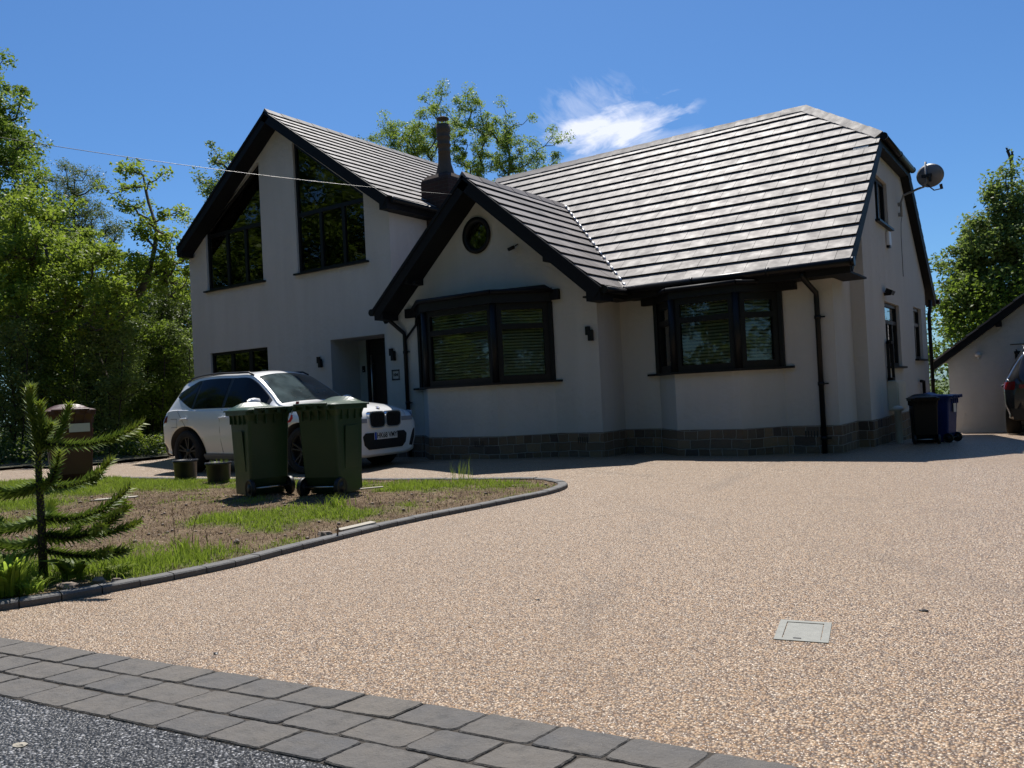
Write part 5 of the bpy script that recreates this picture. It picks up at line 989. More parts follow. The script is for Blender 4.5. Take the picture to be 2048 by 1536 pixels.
        for pts in ([(1.95, 1.03), (1.97, .8), (1.95, .45), (1.80, .30)], [(.93, 1.05), (.93, .35)], [(-.28, 1.08), (-.10, .92), (.05, .75), (.30, .55), (.42, .36)], [(.42, .34), (1.8, .32)], [(-.40, .92), (-.22, .92), (-.22, .78), (-.38, .78)]):
            mb.tube([(x, sy*(low_y(x, z)+.0005), z) for x, z in [(pts[i][0]+(pts[i+1][0]-pts[i][0])*t_, pts[i][1]+(pts[i+1][1]-pts[i][1])*t_) for i in range(len(pts)-1) for t_ in (0, .25, .5, .75, 1)]], .0032, 5)
        mb.build('panel_gap', M['trim'], e)
        mb = MB(); n1 = 24; V_ = []
        for i in range(n1+1):
            x = .43+2.0*i/n1
            for z in (.235, .30, .33): V_.append((x, sy*(low_y(x, max(z, .29))+.012-(.03 if z < .24 else 0)), z))
        mb.add(V_, [(i*3+j, (i+1)*3+j, (i+1)*3+j+1, i*3+j+1) if sy < 0 else (i*3+j, i*3+j+1, (i+1)*3+j+1, (i+1)*3+j) for i in range(n1) for j in range(2)], 0, None, True); mb.build('side_skirt', M['greyskirt'], e)
        # tail lamp wraps the corner
        V_ = []
        for i in range(9):
            x = -.715+.22*i/8; a, c = (.86-.01*i, .98+.004*i) if i < 7 else (.84, 1.0)
            for j in range(5): z = .84+(.99-.84)*j/4*(1-.04*i)+.004*i; V_.append((x-.006, sy*(low_y(x, min(z, st_at(x)[4]-.005))+.006), z))
        mb = MB(); mb.add(V_, [(i*5+j, (i+1)*5+j, (i+1)*5+j+1, i*5+j+1) if sy < 0 else (i*5+j, i*5+j+1, (i+1)*5+j+1, (i+1)*5+j) for i in range(8) for j in range(4)], 0, None, True); mb.build('tail_lamp', M['redlamp'], e)
        mb = MB(); mb.box((-.732, min(sy*.30, sy*.70), .86), (-.705, max(sy*.30, sy*.70), .93)); mb.build('tail_lamp', M['redlamp'], e)
        # headlamp
        V_ = []; 
        for i in range(13):
            t_ = i/12; x = 3.36+.35*t_-.0*t_
            for j in range(5): z = (.80+.015*t_)+(.10-.012*t_)*j/4; V_.append((x+.012, sy*(min(low_y(min(x, 3.70), min(z, st_at(min(x, 3.7))[4]-.006)), .92)+.008), z-.02*t_))
        mb = MB(); mb.add(V_, [(i*5+j, (i+1)*5+j, (i+1)*5+j+1, i*5+j+1) if sy < 0 else (i*5+j, i*5+j+1, (i+1)*5+j+1, (i+1)*5+j) for i in range(12) for j in range(4)], 0, None, True); hl = mb.build('headlamp', M['lamp'], e)
        mb = MB(); mb.box((3.70, min(sy*.40, sy*.66), .735), (3.752, max(sy*.40, sy*.66), .80)); mb.build('lamp_lens', M['lamp'], hl)
        mb = MB(); mb.prism([(.56, .34), (.63, .33), (.69, .46), (.71, .60), (.655, .56), (.60, .44)], (3.735 if True else 0, 0, 0), Vector((0, sy, 0)), Z_, X_, -.06, .014); mb.build('air_inlet', M['trim'], e)
    # kidney grilles
    for sy in (-1, 1):
        def kid(s_, dx0, dx1, mb):
            cxy, cz = sy*.185, .775; P_ = []
            for k in range(32):
                a = 2*math.pi*k/32; ca, sa = math.cos(a), math.sin(a); hw, hh = .165*s_[0], .115*s_[1]; p_ = 4.2
                y = hw*abs(ca)**(2/p_)*(1 if ca > 0 else -1); z = hh*abs(sa)**(2/p_)*(1 if sa > 0 else -1); P_.append((cxy+y*(1+.10*sy*(1 if y*sy > 0 else 0)*sy*0)-sy*z*.10*(1 if y*sy > 0 else 0)*-1, cz+z))
            mb.prism(P_, (0, 0, 0), Y_, Z_, X_, dx0, dx1)
        mb = MB(); kid((1.09, 1.13), 3.69, 3.772, mb); kg = mb.build('grille', M['chrome'], e); mb = MB(); kid((.98, .98), 3.765, 3.775, mb); mb.build('grille_opening', M['ink'], kg)
        mb = MB()
        for k in range(7): y = sy*.185+(k-3)*.042; mb.box((3.775, y-.004, .69), (3.783, y+.004, .86))
        mb.build('grille_bars', M['trim'], kg)
    mb = MB(); P_ = [(-.44, .58), (.44, .58), (.50, .53), (.47, .40), (.38, .33), (-.38, .33), (-.47, .40), (-.50, .53)]; mb.prism(P_, (0, 0, 0), Y_, Z_, X_, 3.70, 3.758); lo_ = mb.build('lower_intake', M['ink'], e)
    mb = MB(); mb.box((3.758, -.26, .475), (3.768, .26, .586)); pl_ = mb.build('number_plate', M['plate'], e); mb = MB(); mb.box((3.7681, -.26, .475), (3.7695, -.215, .586)); mb.build('plate_band', M['blue'], pl_)
    text('HK68 VMY', .108, M['ink'], pl_, 'plate_text', Matrix.Translation((3.769, .022, .530)) @ Matrix.Rotation(math.pi/2, 4, 'Z') @ Matrix.Rotation(math.pi/2, 4, 'X') @ Matrix.Diagonal((.93, 1.0, 1, 1)), .001)
    # round badge at the tip of the bonnet
    bz = top_z(3.60, 0)+.004; mb = MB(); rot = Matrix.Translation((3.61, 0, bz)) @ Matrix.Rotation(.55, 4, 'Y')
    def disc(mb, r0, r1, z, a0, a1, mi): k = 12; mb.add([rot @ Vector((r_*math.cos(a0+(a1-a0)*i/k), r_*math.sin(a0+(a1-a0)*i/k), z)) for i in range(k+1) for r_ in (r0, r1)], [(2*i, 2*i+1, 2*i+3, 2*i+2) for i in range(k)], mi)
    disc(mb, .022, .036, .006, 0, 2*math.pi, 0)
    for q in range(4): disc(mb, .0, .022, .0062, q*math.pi/2, (q+1)*math.pi/2, 1 if q % 2 else 2)
    mb.build('badge', [M['ink'], M['blue'], M['whitepl']], e)
    # wheels
    for wx in (0, 2.864):
        for sy in (-1, 1):
            mb = MB(); O = (wx, sy*.82, .365); mb.lathe([(.25, -.115), (.30, -.122), (.345, -.112), (.363, -.085), (.366, 0), (.363, .085), (.345, .112), (.30, .122), (.25, .115), (.24, 0), (.25, -.115)], 40, 0, O, 'y'); ty = mb.build('wheel', M['tyre'], e)
            mb = MB(); mb.lathe([(.245, sy*.10), (.255, sy*.112), (.235, sy*.095), (.225, sy*.0), (.225, -sy*.1), (.0, -sy*.03)], 40, 1, O, 'y')
            for k in range(5):
                for d_ in (-.16, .16):
                    a = 2*math.pi*k/5+.3; p0 = Vector((O[0]+.045*math.cos(a+d_), O[1]+sy*.085, O[2]+.045*math.sin(a+d_))); p1 = Vector((O[0]+.238*math.cos(a+d_*1.15), O[1]+sy*.098, O[2]+.238*math.sin(a+d_*1.15))); dv = p1-p0; sd = Vector((-dv.z, 0, dv.x)).normalized()*.012; mb.obox(p0-sd, dv, sd*2, Vector((0, -sy*.03, 0)))
            mb.lathe([(0, sy*.098), (.04, sy*.096), (.06, sy*.075)], 20, 0, O, 'y'); mb.build('rim', [M['alloy'], M['trim']], ty)
            mb = MB(); mb.lathe([(.0, sy*.045), (.243, sy*.045), (.244, sy*.0)], 32, 0, O, 'y'); mb.build('brake_disc', M['trim'], ty)
    # underbody and tailgate furniture
    mb = MB(); mb.box((-.5, -.7, .20), (3.4, .7, .30)); mb.build('underbody', M['trim'], e)
    mb = MB(); mb.prism([(-.80, .30), (.80, .30), (.84, .50), (-.84, .50)], (0, 0, 0), Y_, Z_, X_, -.732, -.65); mb.build('rear_bumper', M['trim'], e)
    return e
t = NT('car_windscreen'); M['carwind'] = t.set(t.ramp(t.noise(2.5, 3), [(.4, (.03, .042, .045)), (.7, (.10, .135, .14))]), .06, 0, 1.0)  # patchy teal base: a sky reflection put into the glass colour
M['greyskirt'] = plain('grey_trim', (.16, .16, .16), .5)
car = make_car(M['whitepaint']); car.location = (1.80, -.72, -.02); car.rotation_euler = (0, 0, .05); car.scale = (.925, .98, .98)
tag(car, 'white estate car with black roof rails parked nose right at the porch', 'car')
c2 = copy_tree(car); c2.location = (13.62, 7.3+.75, -.17); c2.rotation_euler = (0, 0, math.radians(93)); c2.scale = (.98,)*3
tag(c2, 'black car seen from behind at the right edge by the garage', 'car')
for o in bpy.data.objects:
    if o.parent == c2 or (o.parent and o.parent.parent == c2):
        if M['whitepaint'].name in [m_.name for m_ in o.data.materials if m_]:
            o.data = o.data.copy()
            for i, m_ in enumerate(o.data.materials):
                if m_.name == M['whitepaint'].name: o.data.materials[i] = M['blackpaint']
# ================================================================== trees
def leaves(C, R, n, size, flat=.5, asp=.55, hang=0):
    """n leaves round each centre C (k,3) within radius R (k,)"""
    k = len(C); c = np.repeat(C, n, 0); r = np.repeat(R, n); N_ = len(c); d = rng.normal(size=(N_, 3)); d /= np.linalg.norm(d, axis=1)[:, None]; rad = r*rng.random(N_)**.45
    P = c+d*rad[:, None]*np.array([1, 1, .8]); nrm = rng.normal(size=(N_, 3)); nrm[:, 2] = np.abs(nrm[:, 2])+flat; nrm /= np.linalg.norm(nrm, axis=1)[:, None]
    t_ = np.cross(nrm, rng.normal(size=(N_, 3))); t_ /= np.linalg.norm(t_, axis=1)[:, None]; b = np.cross(nrm, t_); s_ = size*(.45+1.0*rng.random(N_)**1.3)[:, None]
    V = np.stack([P-t_*s_*.5, P+b*s_*asp*.5+nrm*s_*.08, P+t_*s_*.5, P-b*s_*asp*.5+nrm*s_*.08], 1).reshape(-1, 3); return V
def tree(name, label, cat, trunks, blobs, ncl, nl, lsize, lmat, bmat, clr=.35, tr=.14, group=None, wob=.12, asp=.55, twig=.012, maxr=None, bare=0):
    """trunks: polylines (first starts at the ground). blobs: centre + radii + weight. Branches grow out to every leaf cluster."""
    base = Vector(trunks[0][0]); e = empty(name, base, 0, label, cat, group); nodes = []; par = []; rad = []
    for T in trunks:
        pts = catmull([Vector(p) for p in T], 6); 
        start = None
        if nodes:
            dd = [(Vector(nodes[i])-pts[0]).length for i in range(len(nodes))]; start = int(np.argmin(dd))
        prev = start
        for i, p in enumerate(pts): nodes.append(tuple(p)); par.append(prev if prev is not None else -1); prev = len(nodes)-1
    ntr = len(nodes); w_ = np.array([b[6] if len(b) > 6 else b[3]*b[4]*b[5] for b in blobs]); w_ = w_/w_.sum(); C = []
    for b, k in zip(blobs, np.maximum(1, np.round(w_*ncl)).astype(int)):
        d = rng.normal(size=(k, 3)); d /= np.linalg.norm(d, axis=1)[:, None]; q = d*(rng.random(k)**.38)[:, None]; C.append(np.array(b[:3])+q*np.array(b[3:6]))
    C = np.concatenate(C); NP = np.array(nodes); dm = np.array([np.min(np.linalg.norm(NP-c, axis=1)) for c in C]); order = np.argsort(dm); nodesA = np.zeros((len(nodes)+len(C)*14, 3)); cnt = len(nodes); nodesA[:cnt] = NP; tips = []
    for ci in order:
        c = C[ci]; d = np.linalg.norm(nodesA[:cnt]-c, axis=1)+np.maximum(0, nodesA[:cnt, 2]-c[2]+.1)*1.5; j = int(np.argmin(d)); L = np.linalg.norm(c-nodesA[j]); ns = int(np.clip(L/.35, 2, 9)); prev = j; a = nodesA[j].copy(); off = rng.normal(size=3)*wob*L*.5; off[2] -= abs(off[2])*.3
        for s_ in range(1, ns+1):
            t_ = s_/ns; p = a+(c-a)*t_+off*math.sin(math.pi*t_)+np.array([0, 0, -.12*L])*math.sin(math.pi*t_)+rng.normal(size=3)*.02*L
            if cnt < len(nodesA): nodesA[cnt] = p; par.append(prev); prev = cnt; cnt += 1
        tips.append(prev)
    load = np.zeros(cnt); 
    for t_ in tips: load[t_] += 1
    for i in range(cnt-1, -1, -1):
        if par[i] >= 0: load[par[i]] += load[i]
    R = twig*np.power(np.maximum(load, .6), .52); R[:ntr] = np.maximum(R[:ntr], twig*2); mxr = R[0]; sc = tr/max(mxr, 1e-6); R = np.minimum(R*np.where(load > load.max()*.25, sc, 1+(sc-1)*np.clip(load/load.max()*4, 0, 1)), tr)
    for i in range(1, cnt):
        if par[i] >= 0: R[i] = min(R[i], R[par[i]])
    idx_ = [i for i in range(cnt) if par[i] >= 0]; A = nodesA[[par[i] for i in idx_]]; B = nodesA[idx_]; ra = R[[par[i] for i in idx_]]; ra = np.minimum(ra, R[idx_]*1.35); rb = R[idx_]
    dv = B-A; L = np.linalg.norm(dv, axis=1)[:, None]+1e-9; dv /= L; B = B+dv*.01; h = np.where(np.abs(dv[:, 2:3]) < .9, np.array([[0, 0, 1.]]), np.array([[1., 0, 0]])); u_ = np.cross(dv, h); u_ /= np.linalg.norm(u_, axis=1)[:, None]; v_ = np.cross(dv, u_); K = 6; V = []
    for P, r_ in ((A, ra), (B, rb)):
        for k in range(K): th = 2*math.pi*k/K; V.append(P+(u_*math.cos(th)+v_*math.sin(th))*r_[:, None])
    V = np.stack(V, 1).reshape(-1, 3); o = np.arange(len(idx_))[:, None]*2*K; Fq = np.concatenate([o+np.array([k, (k+1) % K, K+(k+1) % K, K+k]) for k in range(K)])
    t_ob = npmesh('trunk', V-np.array(base), Fq, bmat, e, True)
    keep = rng.random(len(C)) >= bare; Ck = C[keep]; LV = leaves(Ck, clr*(.6+.7*rng.random(len(Ck))), nl, lsize, .4, asp); npmesh('crown', LV-np.array(base), np.arange(len(LV)).reshape(-1, 4), lmat, e)
    return e
def bl(px, py, Y, rx, ry, wgt=None, dy=1.0):
    c = at(px, py, Y); d = (c-CP).length/FPX; r = (c.x, c.y, c.z, rx*d*1.1, rx*d*dy, ry*d); return r+((wgt,) if wgt else ())
def tp(px, py, Y): return tuple(at(px, py, Y))
def gd(px, Y): c = at(px, 900, Y); return (c.x, c.y, G(c.x, c.y)-.1)
# left woodland, each tree on its own trunk
tree('maple_tree', 'tallest maple at the far left edge, rising above the telephone wire', 'tree', [[gd(-40, 2.5), tp(-30, 650, 2.5), tp(-20, 400, 2.5), tp(-10, 200, 2.5)]],
     [bl(-15, 200, 2.5, 62, 75), bl(-70, 330, 2.5, 110, 110), bl(10, 330, 2.5, 68, 70), bl(25, 440, 2.5, 72, 70), bl(-20, 560, 2.5, 110, 90), bl(62, 292, 2.5, 30, 18), bl(40, 250, 2.5, 18, 14)], 300, 170, .12, M['leafA'], M['bark'], .42, .2)
tree('maple_tree', 'bright yellow green maple with sunlit leaves behind the brown bin', 'tree', [[gd(70, 1.0), tp(85, 760, 1), tp(100, 600, 1), tp(90, 480, 1)]],
     [bl(70, 420, 1, 60, 50), bl(40, 520, 1, 110, 70), bl(130, 500, 1, 60, 60), bl(190, 540, 1, 55, 40), bl(110, 600, 1, 130, 55), bl(220, 600, 1, 60, 40), bl(20, 640, 1, 70, 60), bl(-40, 500, 1, 60, 80), bl(200, 660, 1, 60, 30)], 300, 140, .11, M['leafB'], M['bark'], .36, .12)
tree('forked_tree', 'sparse forked tree with two leaning trunks just left of the house', 'tree',
     [[gd(228, 2.2), tp(226, 800, 2.2), tp(200, 720, 2.2), tp(180, 660, 2.2), tp(152, 600, 2.2), tp(140, 540, 2.2)], [gd(236, 2.5), tp(236, 780, 2.5), tp(238, 690, 2.5), tp(246, 620, 2.5), tp(285, 575, 2.5), tp(304, 520, 2.5), tp(312, 460, 2.6), tp(296, 400, 2.7), tp(286, 350, 2.8)]],
     [bl(268, 340, 2.6, 34, 14), bl(305, 352, 2.6, 22, 14), bl(238, 378, 2.6, 34, 10), bl(262, 410, 2.6, 36, 14), bl(290, 440, 2.6, 24, 14), bl(335, 425, 2.6, 30, 14), bl(365, 432, 2.6, 22, 12), bl(320, 470, 2.6, 42, 22), bl(350, 500, 2.6, 30, 20), bl(300, 530, 2.6, 55, 30), bl(345, 560, 2.6, 38, 40), bl(250, 560, 2.6, 50, 30), bl(180, 500, 2.6, 50, 30)], 120, 85, .105, M['leafB'], M['bark'], .27, .13)
tree('birch_tree', 'dusky drooping birch behind the sunlit maple', 'tree', [[gd(150, 9), tp(150, 600, 9), tp(148, 430, 9), tp(150, 350, 9)]],
     [bl(118, 355, 9, 22, 28), bl(162, 365, 9, 34, 32), bl(140, 430, 9, 52, 50), bl(215, 450, 9, 26, 26), bl(235, 470, 9, 20, 20), bl(190, 500, 9, 55, 40), bl(120, 500, 9, 50, 50)], 230, 170, .09, M['leafD'], M['barkdark'], .42, .12, asp=.4)
tree('holly_tree', 'glossy small leaved shrub tree filling the gap left of the house wall', 'tree', [[gd(330, 3.6), tp(330, 760, 3.6), tp(335, 640, 3.6)], [gd(290, 3.4), tp(285, 760, 3.4), tp(280, 680, 3.4)]],
     [bl(345, 620, 3.6, 45, 60), bl(310, 700, 3.5, 60, 60), bl(350, 740, 3.6, 38, 60), bl(270, 690, 3.5, 40, 60), bl(300, 820, 3.4, 55, 60), bl(350, 850, 3.4, 30, 50), bl(250, 800, 3.2, 35, 50)], 230, 120, .075, M['leafF'], M['barkdark'], .33, .09)
tree('bush', 'low yellow green bush at the drive edge behind the white car tail', 'bush', [[gd(285, 1.3), tp(288, 905, 1.3), tp(290, 890, 1.3)]], [bl(285, 893, 1.3, 38, 22), bl(255, 905, 1.2, 20, 14), bl(322, 905, 1.4, 16, 12)], 60, 90, .05, M['leafB'], M['barkdark'], .16, .03, twig=.005)
for k, (px, Y, lb) in enumerate([(-30, 4, 'dark slim understorey tree half outside the left edge of the picture'), (20, 6, 'dark slim understorey tree at the far left behind the spiky conifer'), (110, 5, 'dark slim understorey tree directly behind the brown bin'), (190, 7, 'dark slim understorey tree left of the forked trunks'), (260, 8, 'dark slim understorey tree right of the forked trunks')]):
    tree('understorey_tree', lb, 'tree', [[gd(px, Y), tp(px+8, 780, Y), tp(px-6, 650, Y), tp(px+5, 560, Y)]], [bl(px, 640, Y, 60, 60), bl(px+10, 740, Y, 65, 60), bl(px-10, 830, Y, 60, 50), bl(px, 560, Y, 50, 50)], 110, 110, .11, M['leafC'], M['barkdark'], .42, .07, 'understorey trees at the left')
# closed mass of wood behind them
P_ = np.stack([rng.uniform(-26, -2.5, 1500), rng.uniform(5.5, 13, 1500), rng.uniform(-.5, 6.0, 1500)], 1); P_ = P_[P_[:, 0] < -4.2-(P_[:, 1]-5.5)*.62]; LV = leaves(P_, np.full(len(P_), .75), 60, .22, .3)
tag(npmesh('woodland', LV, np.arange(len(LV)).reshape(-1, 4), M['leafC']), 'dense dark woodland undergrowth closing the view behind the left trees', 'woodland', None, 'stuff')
# the wood floor shrubs (ivy) low in front
P_ = np.stack([rng.uniform(-16, -2.9, 500), rng.uniform(-2.0, 5, 500), np.zeros(500)], 1); k = inpoly(P_[:, 0], P_[:, 1], [(-16, -5.5), (-4.9, -1.6), (-3.2, -.7), (-2.8, .9), (-3.4, 2.4), (-3.4, 6), (-16, 6)]); P_ = P_[k]; P_[:, 2] = .05+.30*rng.random(len(P_)); LV = leaves(P_, np.full(len(P_), .38), 70, .075, .6)
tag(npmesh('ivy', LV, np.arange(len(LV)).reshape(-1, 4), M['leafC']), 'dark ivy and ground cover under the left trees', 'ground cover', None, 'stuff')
tree('oak_tree', 'oak crown showing over the left slope of the tall gable', 'tree', [[gd(470, 15), tp(470, 600, 15), tp(465, 450, 15), tp(460, 360, 15)]], [bl(425, 312, 15, 24, 22), bl(440, 350, 15, 40, 36), bl(412, 385, 15, 18, 22), bl(480, 320, 15, 26, 14), bl(470, 400, 15, 60, 50), bl(395, 440, 15, 26, 18), bl(405, 500, 15, 30, 40)], 90, 80, .14, M['leafG'], M['bark'], .40, .22)
tree('oak_tree', 'top twigs of a tree just clearing the ridge of the tall wing', 'tree', [[gd(640, 20), tp(635, 500, 20), tp(630, 300, 20)]], [bl(615, 255, 20, 12, 8), bl(640, 262, 20, 12, 9), bl(715, 285, 20, 8, 10), bl(640, 330, 20, 60, 40)], 24, 50, .14, M['leafG'], M['bark'], .32, .15)
tree('ash_tree', 'airy ash tree with fine bare twigs behind the chimney', 'tree', [[gd(960, 19), tp(955, 500, 19), tp(950, 420, 19), tp(935, 350, 19)], [tp(952, 470, 19), tp(1000, 400, 19), tp(1020, 330, 19), tp(1010, 270, 19)], [tp(945, 440, 19), tp(880, 370, 19), tp(830, 310, 19)]],
     [bl(892, 178, 19, 26, 14), bl(865, 205, 19, 26, 16), bl(928, 190, 19, 18, 14), bl(955, 205, 19, 24, 18), bl(1005, 215, 19, 16, 20), bl(1050, 240, 19, 16, 22), bl(900, 240, 19, 60, 34), bl(985, 255, 19, 50, 30), bl(765, 230, 19, 10, 7), bl(775, 252, 19, 30, 14), bl(800, 275, 19, 50, 26), bl(840, 290, 19, 60, 34), bl(960, 300, 19, 70, 40), bl(1030, 300, 19, 40, 40), bl(1075, 320, 19, 40, 30), bl(1105, 275, 19, 28, 14), bl(1135, 272, 19, 12, 10), bl(1125, 310, 19, 24, 16), bl(740, 275, 19, 20, 12), bl(980, 345, 19, 60, 26), bl(810, 310, 19, 50, 20)],
     340, 140, .10, M['leafE'], M['barkdark'], .30, .09, wob=.14, asp=.42, twig=.0085, bare=.10)
tree('sycamore_tree', 'big shaded tree rising above the garage roof at the right edge', 'tree', [[gd(2030, 22), tp(2030, 650, 22), tp(2035, 500, 22), tp(2015, 380, 22)]],
     [bl(2030, 345, 22, 18, 16), bl(2040, 400, 22, 42, 50), bl(1977, 372, 22, 15, 24), bl(1990, 400, 22, 26, 20), bl(1935, 478, 22, 15, 25), bl(1975, 450, 22, 34, 28), bl(1960, 500, 22, 44, 34), bl(2020, 480, 22, 70, 60), bl(1888, 525, 22, 16, 12), bl(1915, 540, 22, 36, 24), bl(1950, 560, 22, 50, 40), bl(2010, 590, 22, 70, 60), bl(1960, 640, 22, 60, 50), bl(1915, 610, 22, 30, 30)], 360, 130, .135, M['leafG'], M['bark'], .42, .28)
tree('sycamore_tree', 'bare dead twig and branch above the right edge tree', 'tree', [[gd(2024, 24), tp(2026, 600, 24), tp(2024, 400, 24), tp(2022, 325, 24), tp(2012, 296, 24)], [tp(2022, 325, 24), tp(2026, 303, 24)]], [bl(2018, 300, 24, 4, 6)], 3, 4, .08, M['leafG'], M['barkdark'], .1, .05, twig=.01)
P_ = np.stack([rng.uniform(8.5, 13.5, 260), rng.uniform(20, 22, 260), rng.uniform(-1.2, 4.2, 260)], 1); LV = leaves(P_, np.full(260, .6), 70, .13, .4)
tag(npmesh('hedge', LV, np.arange(len(LV)).reshape(-1, 4), M['leafA']), 'green hedge in the gap between the house and the garage', 'hedge')
# street trees opposite, seen only as reflections in the windows
SP = [(-14, -24), (-6, -26), (1.5, -23), (9, -27), (17, -24), (25, -26), (33, -24), (-22, -22), (-30, -19), (-38, -14), (-19, -13.5), (-27, -8), (41, -26), (50, -22), (58, -16), (46, -10)]
proto = tree('street_tree', 'broad street tree across the road, reflected in the windows', 'tree', [[(0, 0, -.1), (0, .2, 3), (0, 0, 6), (.1, 0, 9)]], [(0, 0, 8.5, 5.2, 4.2, 5.2), (0, 0, 4.5, 5.0, 3.6, 3.2), (0, 0, 14, 3.6, 3.2, 3.2)], 230, 130, .27, M['leafA'], M['bark'], .95, .3, 'street trees across the road')
for k, (x, y) in enumerate(SP):
    o = proto if k == 0 else copy_tree(proto); o.location = (x, y, 0); o.rotation_euler = (0, 0, k*1.3); o.scale = (1.05, 1.05, .95+.1*(k*37 % 5)/2)
P_ = np.stack([rng.uniform(-25, 45, 700), rng.uniform(-21, -19.5, 700), rng.uniform(0, 2.6, 700)], 1); LV = leaves(P_, np.full(700, .8), 36, .3, .4)
tag(npmesh('hedge', LV, np.arange(len(LV)).reshape(-1, 4), M['leafC']), 'long clipped hedge on the far side of the road behind the viewer', 'hedge')
for k, (x, y) in enumerate([(21, -5), (22, 2.5), (21.5, 10), (23, 17)]):  # unseen trees added so the angled bay panes mirror leaves instead of sky
    o = copy_tree(proto); o.location = (x, y, G(x, y)); o.rotation_euler = (0, 0, k*2.1+.5); o.scale = (.8, .8, .42+.04*k); o['label'] = 'low garden tree added out of view at the right, closing sky gaps in the bay reflections'; o['group'] = 'unseen garden trees added right of the drive'
for k, (px, Y, lb, hs) in enumerate([(25, -.2, 'leafy hazel shrub at the far left edge behind the spiky conifer', 62), (120, .8, 'leafy hazel shrub rising directly behind the brown bin lid', 60), (215, 1.2, 'leafy hazel shrub between the brown bin and the forked trunks', 55), (300, 2.6, 'leafy hazel shrub behind the low yellow green bush', 60), (350, 3.2, 'leafy hazel shrub closest to the house corner', 45)]):
    tree('hazel_shrub', lb, 'shrub', [[gd(px, Y), tp(px+6, 830, Y), tp(px-5, 740, Y), tp(px+4, 680, Y)], [gd(px+14, Y), tp(px+26, 800, Y), tp(px+30, 700, Y)]], [bl(px, 690, Y, hs, 45), bl(px+8, 760, Y, hs, 45), bl(px-6, 830, Y, hs*.9, 40), bl(px, 885, Y, hs*.7, 22)], 120, 95, .075, M['leafA' if k % 2 else 'leafG'], M['barkdark'], .30, .035, 'hazel shrubs along the wood edge', twig=.006)
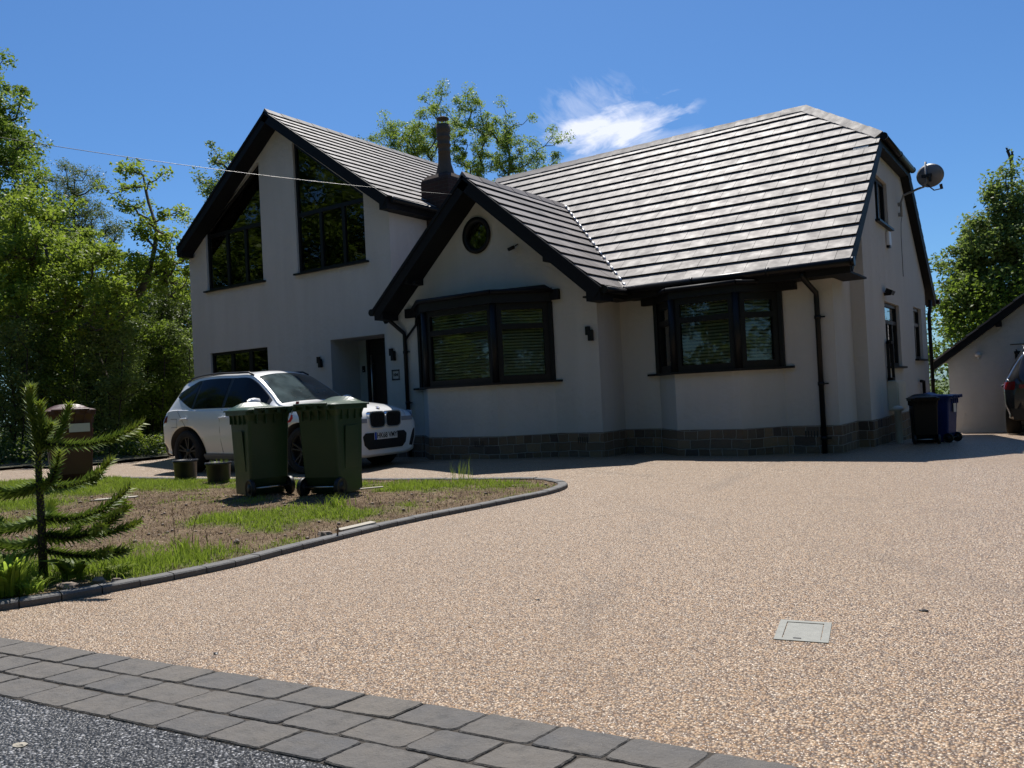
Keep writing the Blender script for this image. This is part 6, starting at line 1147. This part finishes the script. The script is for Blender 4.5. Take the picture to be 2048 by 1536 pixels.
# ---- spiky conifer (whorls of scale-leaved branches)
def spiky(name, base, label):
    e = empty(name, base, 0, label, 'conifer')
    def scales(P, rr, dens, out, tipcol=.0):
        V = []; VT = []
        P = [Vector(p) for p in P]; L = sum((b-a).length for a, b in zip(P[:-1], P[1:])); n = int(L*dens); acc = 0; seg_ = [(a, b, (b-a).length) for a, b in zip(P[:-1], P[1:])]
        for i in range(n):
            s_ = L*i/n; q = 0
            for a, b, l_ in seg_:
                if q+l_ >= s_: break
                q += l_
            t_ = (s_-q)/l_; c = a.lerp(b, t_); d = (b-a).normalized(); fr = s_/L; th = i*2.39996; h = d.cross(Vector((0, 0, 1)) if abs(d.z) < .9 else Vector((1, 0, 0))).normalized(); k_ = d.cross(h); rdl = h*math.cos(th)+k_*math.sin(th)
            ln = rr*(1.0 if fr < .93 else .75)*random.uniform(.85, 1.15); dirv = (rdl*.88+d*.50+Vector((0, 0, .10))).normalized(); sd = d.cross(rdl).normalized()*ln*.17; up_ = dirv.cross(sd).normalized()
            tgt = VT if fr > .80+random.uniform(-.05, .05) else V; tgt += [c+sd*.7, c+dirv*ln*.35+sd*1.0+up_*.001, c+dirv*ln+d*ln*.15, c+dirv*ln*.35-sd*1.0+up_*.001, c-sd*.7]
        mb = MB(); mb.tube(P, [.011-.0009*i*(8/len(P)) for i in range(len(P))], 6)
        for arr, mi in ((V, 1), (VT, 2)): mb.add(arr, [tuple(range(k*5, k*5+5)) for k in range(len(arr)//5)], mi)
        mb.build('branch', [M['barkdark'], M['arau'], M['arautip']], e)
    trunk = [(0, 0, 0), (.005, 0, .35), (-.005, .0, .62), (0, 0, .82)]
    lead = [[(0, 0, .76), (-.01, -.01, .88), (-.03, -.02, 1.02), (-.035, -.02, 1.12), (-.02, -.015, 1.155)], [(0, 0, .74), (.03, .02, .86), (.025, .01, .96), (.02, .01, 1.05)], [(.0, 0, .80), (.05, .03, .86), (.085, .05, .92)]]
    for P in lead: scales(P, .060, 560, None)
    right = Vector((.82, .57, 0)); back = Vector((-.57, .82, 0))
    BR = []
    for z0, lst in [(.80, [(4, .62, .10), (60, .20, .25)]), (.56, [(6, .42, .14), (-30, .22, .20), (178, .36, .02), (205, .30, .04)]), (.36, [(5, .52, .16), (24, .50, .03), (172, .42, -.02), (110, .4, .05)]),
                    (.24, [(-4, .50, .12), (14, .56, .04), (168, .40, .0), (70, .3, .05)]), (.17, [(2, .50, -.02), (190, .35, .0)])]:
        for ang, L, rise in lst:
            a = math.radians(ang+random.uniform(-5, 5)); d = right*math.cos(a)+back*math.sin(a); z1 = z0+random.uniform(-.02, .02)
            P = [Vector((0, 0, z1))+d*L*t_+Vector((0, 0, -.05*math.sin(math.pi*t_*.9)+rise*t_**2.2)) for t_ in np.linspace(0.03, 1, 9)]; scales(P, .058, 400, None); BR.append(P)
            if L > .4 and random.random() < .6:
                q = P[5]; a3 = a+random.choice((-.7, .7)); d3 = right*math.cos(a3)+back*math.sin(a3); P2 = [q+d3*L*.32*t_+Vector((0, 0, .04*t_)) for t_ in np.linspace(0, 1, 5)]; scales(P2, .052, 400, None); BR.append(P2)
    scales([(0, 0, .10), (.005, 0, .35), (-.005, 0, .78)], .05, 330, None); mb = MB(); mb.tube(trunk, [.026, .023, .019, .012], 10)
    mb.build('trunk', M['barkdark'], e); return e
spiky('monkey_puzzle_tree', (8.65, -7.07, .05), 'young spiky monkey puzzle tree at the left edge of the island')
# ---- strap-leaved clump and broad-leaved weed at its foot
def strap(name, x, y, n, h, spread, wd, mat, label, lean=.5, broad=False):
    e = empty(name, (x, y, G(x, y)+.04), 0, label, 'plant'); V = []; 
    for i in range(n):
        a = random.random()*6.283; r0 = spread*random.random()**.6; bx, by = r0*math.cos(a), r0*math.sin(a); a2 = a+random.uniform(-.8, .8); H = h*random.uniform(.55, 1.0); ln = H*lean*random.uniform(.3, 1.2); w_ = wd*random.uniform(.7, 1.2); d = Vector((math.cos(a2), math.sin(a2), 0)); s_ = Vector((-d.y, d.x, 0)); prev = None
        tw = random.uniform(-.6, .6)
        for k in range(6):
            t0, t1 = k/6, (k+1)/6; P = []
            for t_ in (t0, t1):
                c = Vector((bx, by, 0))+d*ln*t_**1.8+Vector((0, 0, H*(t_-.28*t_**3.2*(1+lean*.6)))); prof = (math.sin(math.pi*min(1, t_*.9+.08))**.6 if broad else (1-t_**2.5)*(.55+.45*min(1, t_*4))); sv = (s_*math.cos(tw*t_)+d*math.sin(tw*t_))*w_*max(.03, prof); P += [c-sv, c+sv]
            V += [P[0], P[1], P[3], P[2]]
    A = np.array([tuple(v) for v in V]); npmesh('leaves', A, np.arange(len(A)).reshape(-1, 4), mat, e, True); return e
strap('iris_clump', 8.90, -7.40, 150, .34, .11, .011, M['blade'], 'clump of long strap leaves at the very left front of the island', .45)
strap('iris_clump', 9.02, -7.30, 70, .13, .07, .007, M['blade'], 'short light green leafy plant close to the kerb at the left edge', .7)
strap('dock_plant', 8.83, -6.98, 18, .22, .05, .030, M['leafA'], 'broad leaved weed at the foot of the spiky conifer', .8, True)
strap('dock_plant', 9.0, -6.80, 14, .09, .06, .020, M['leafB'], 'low broad leaved weed right of the angular grey stone', 1.2, True)
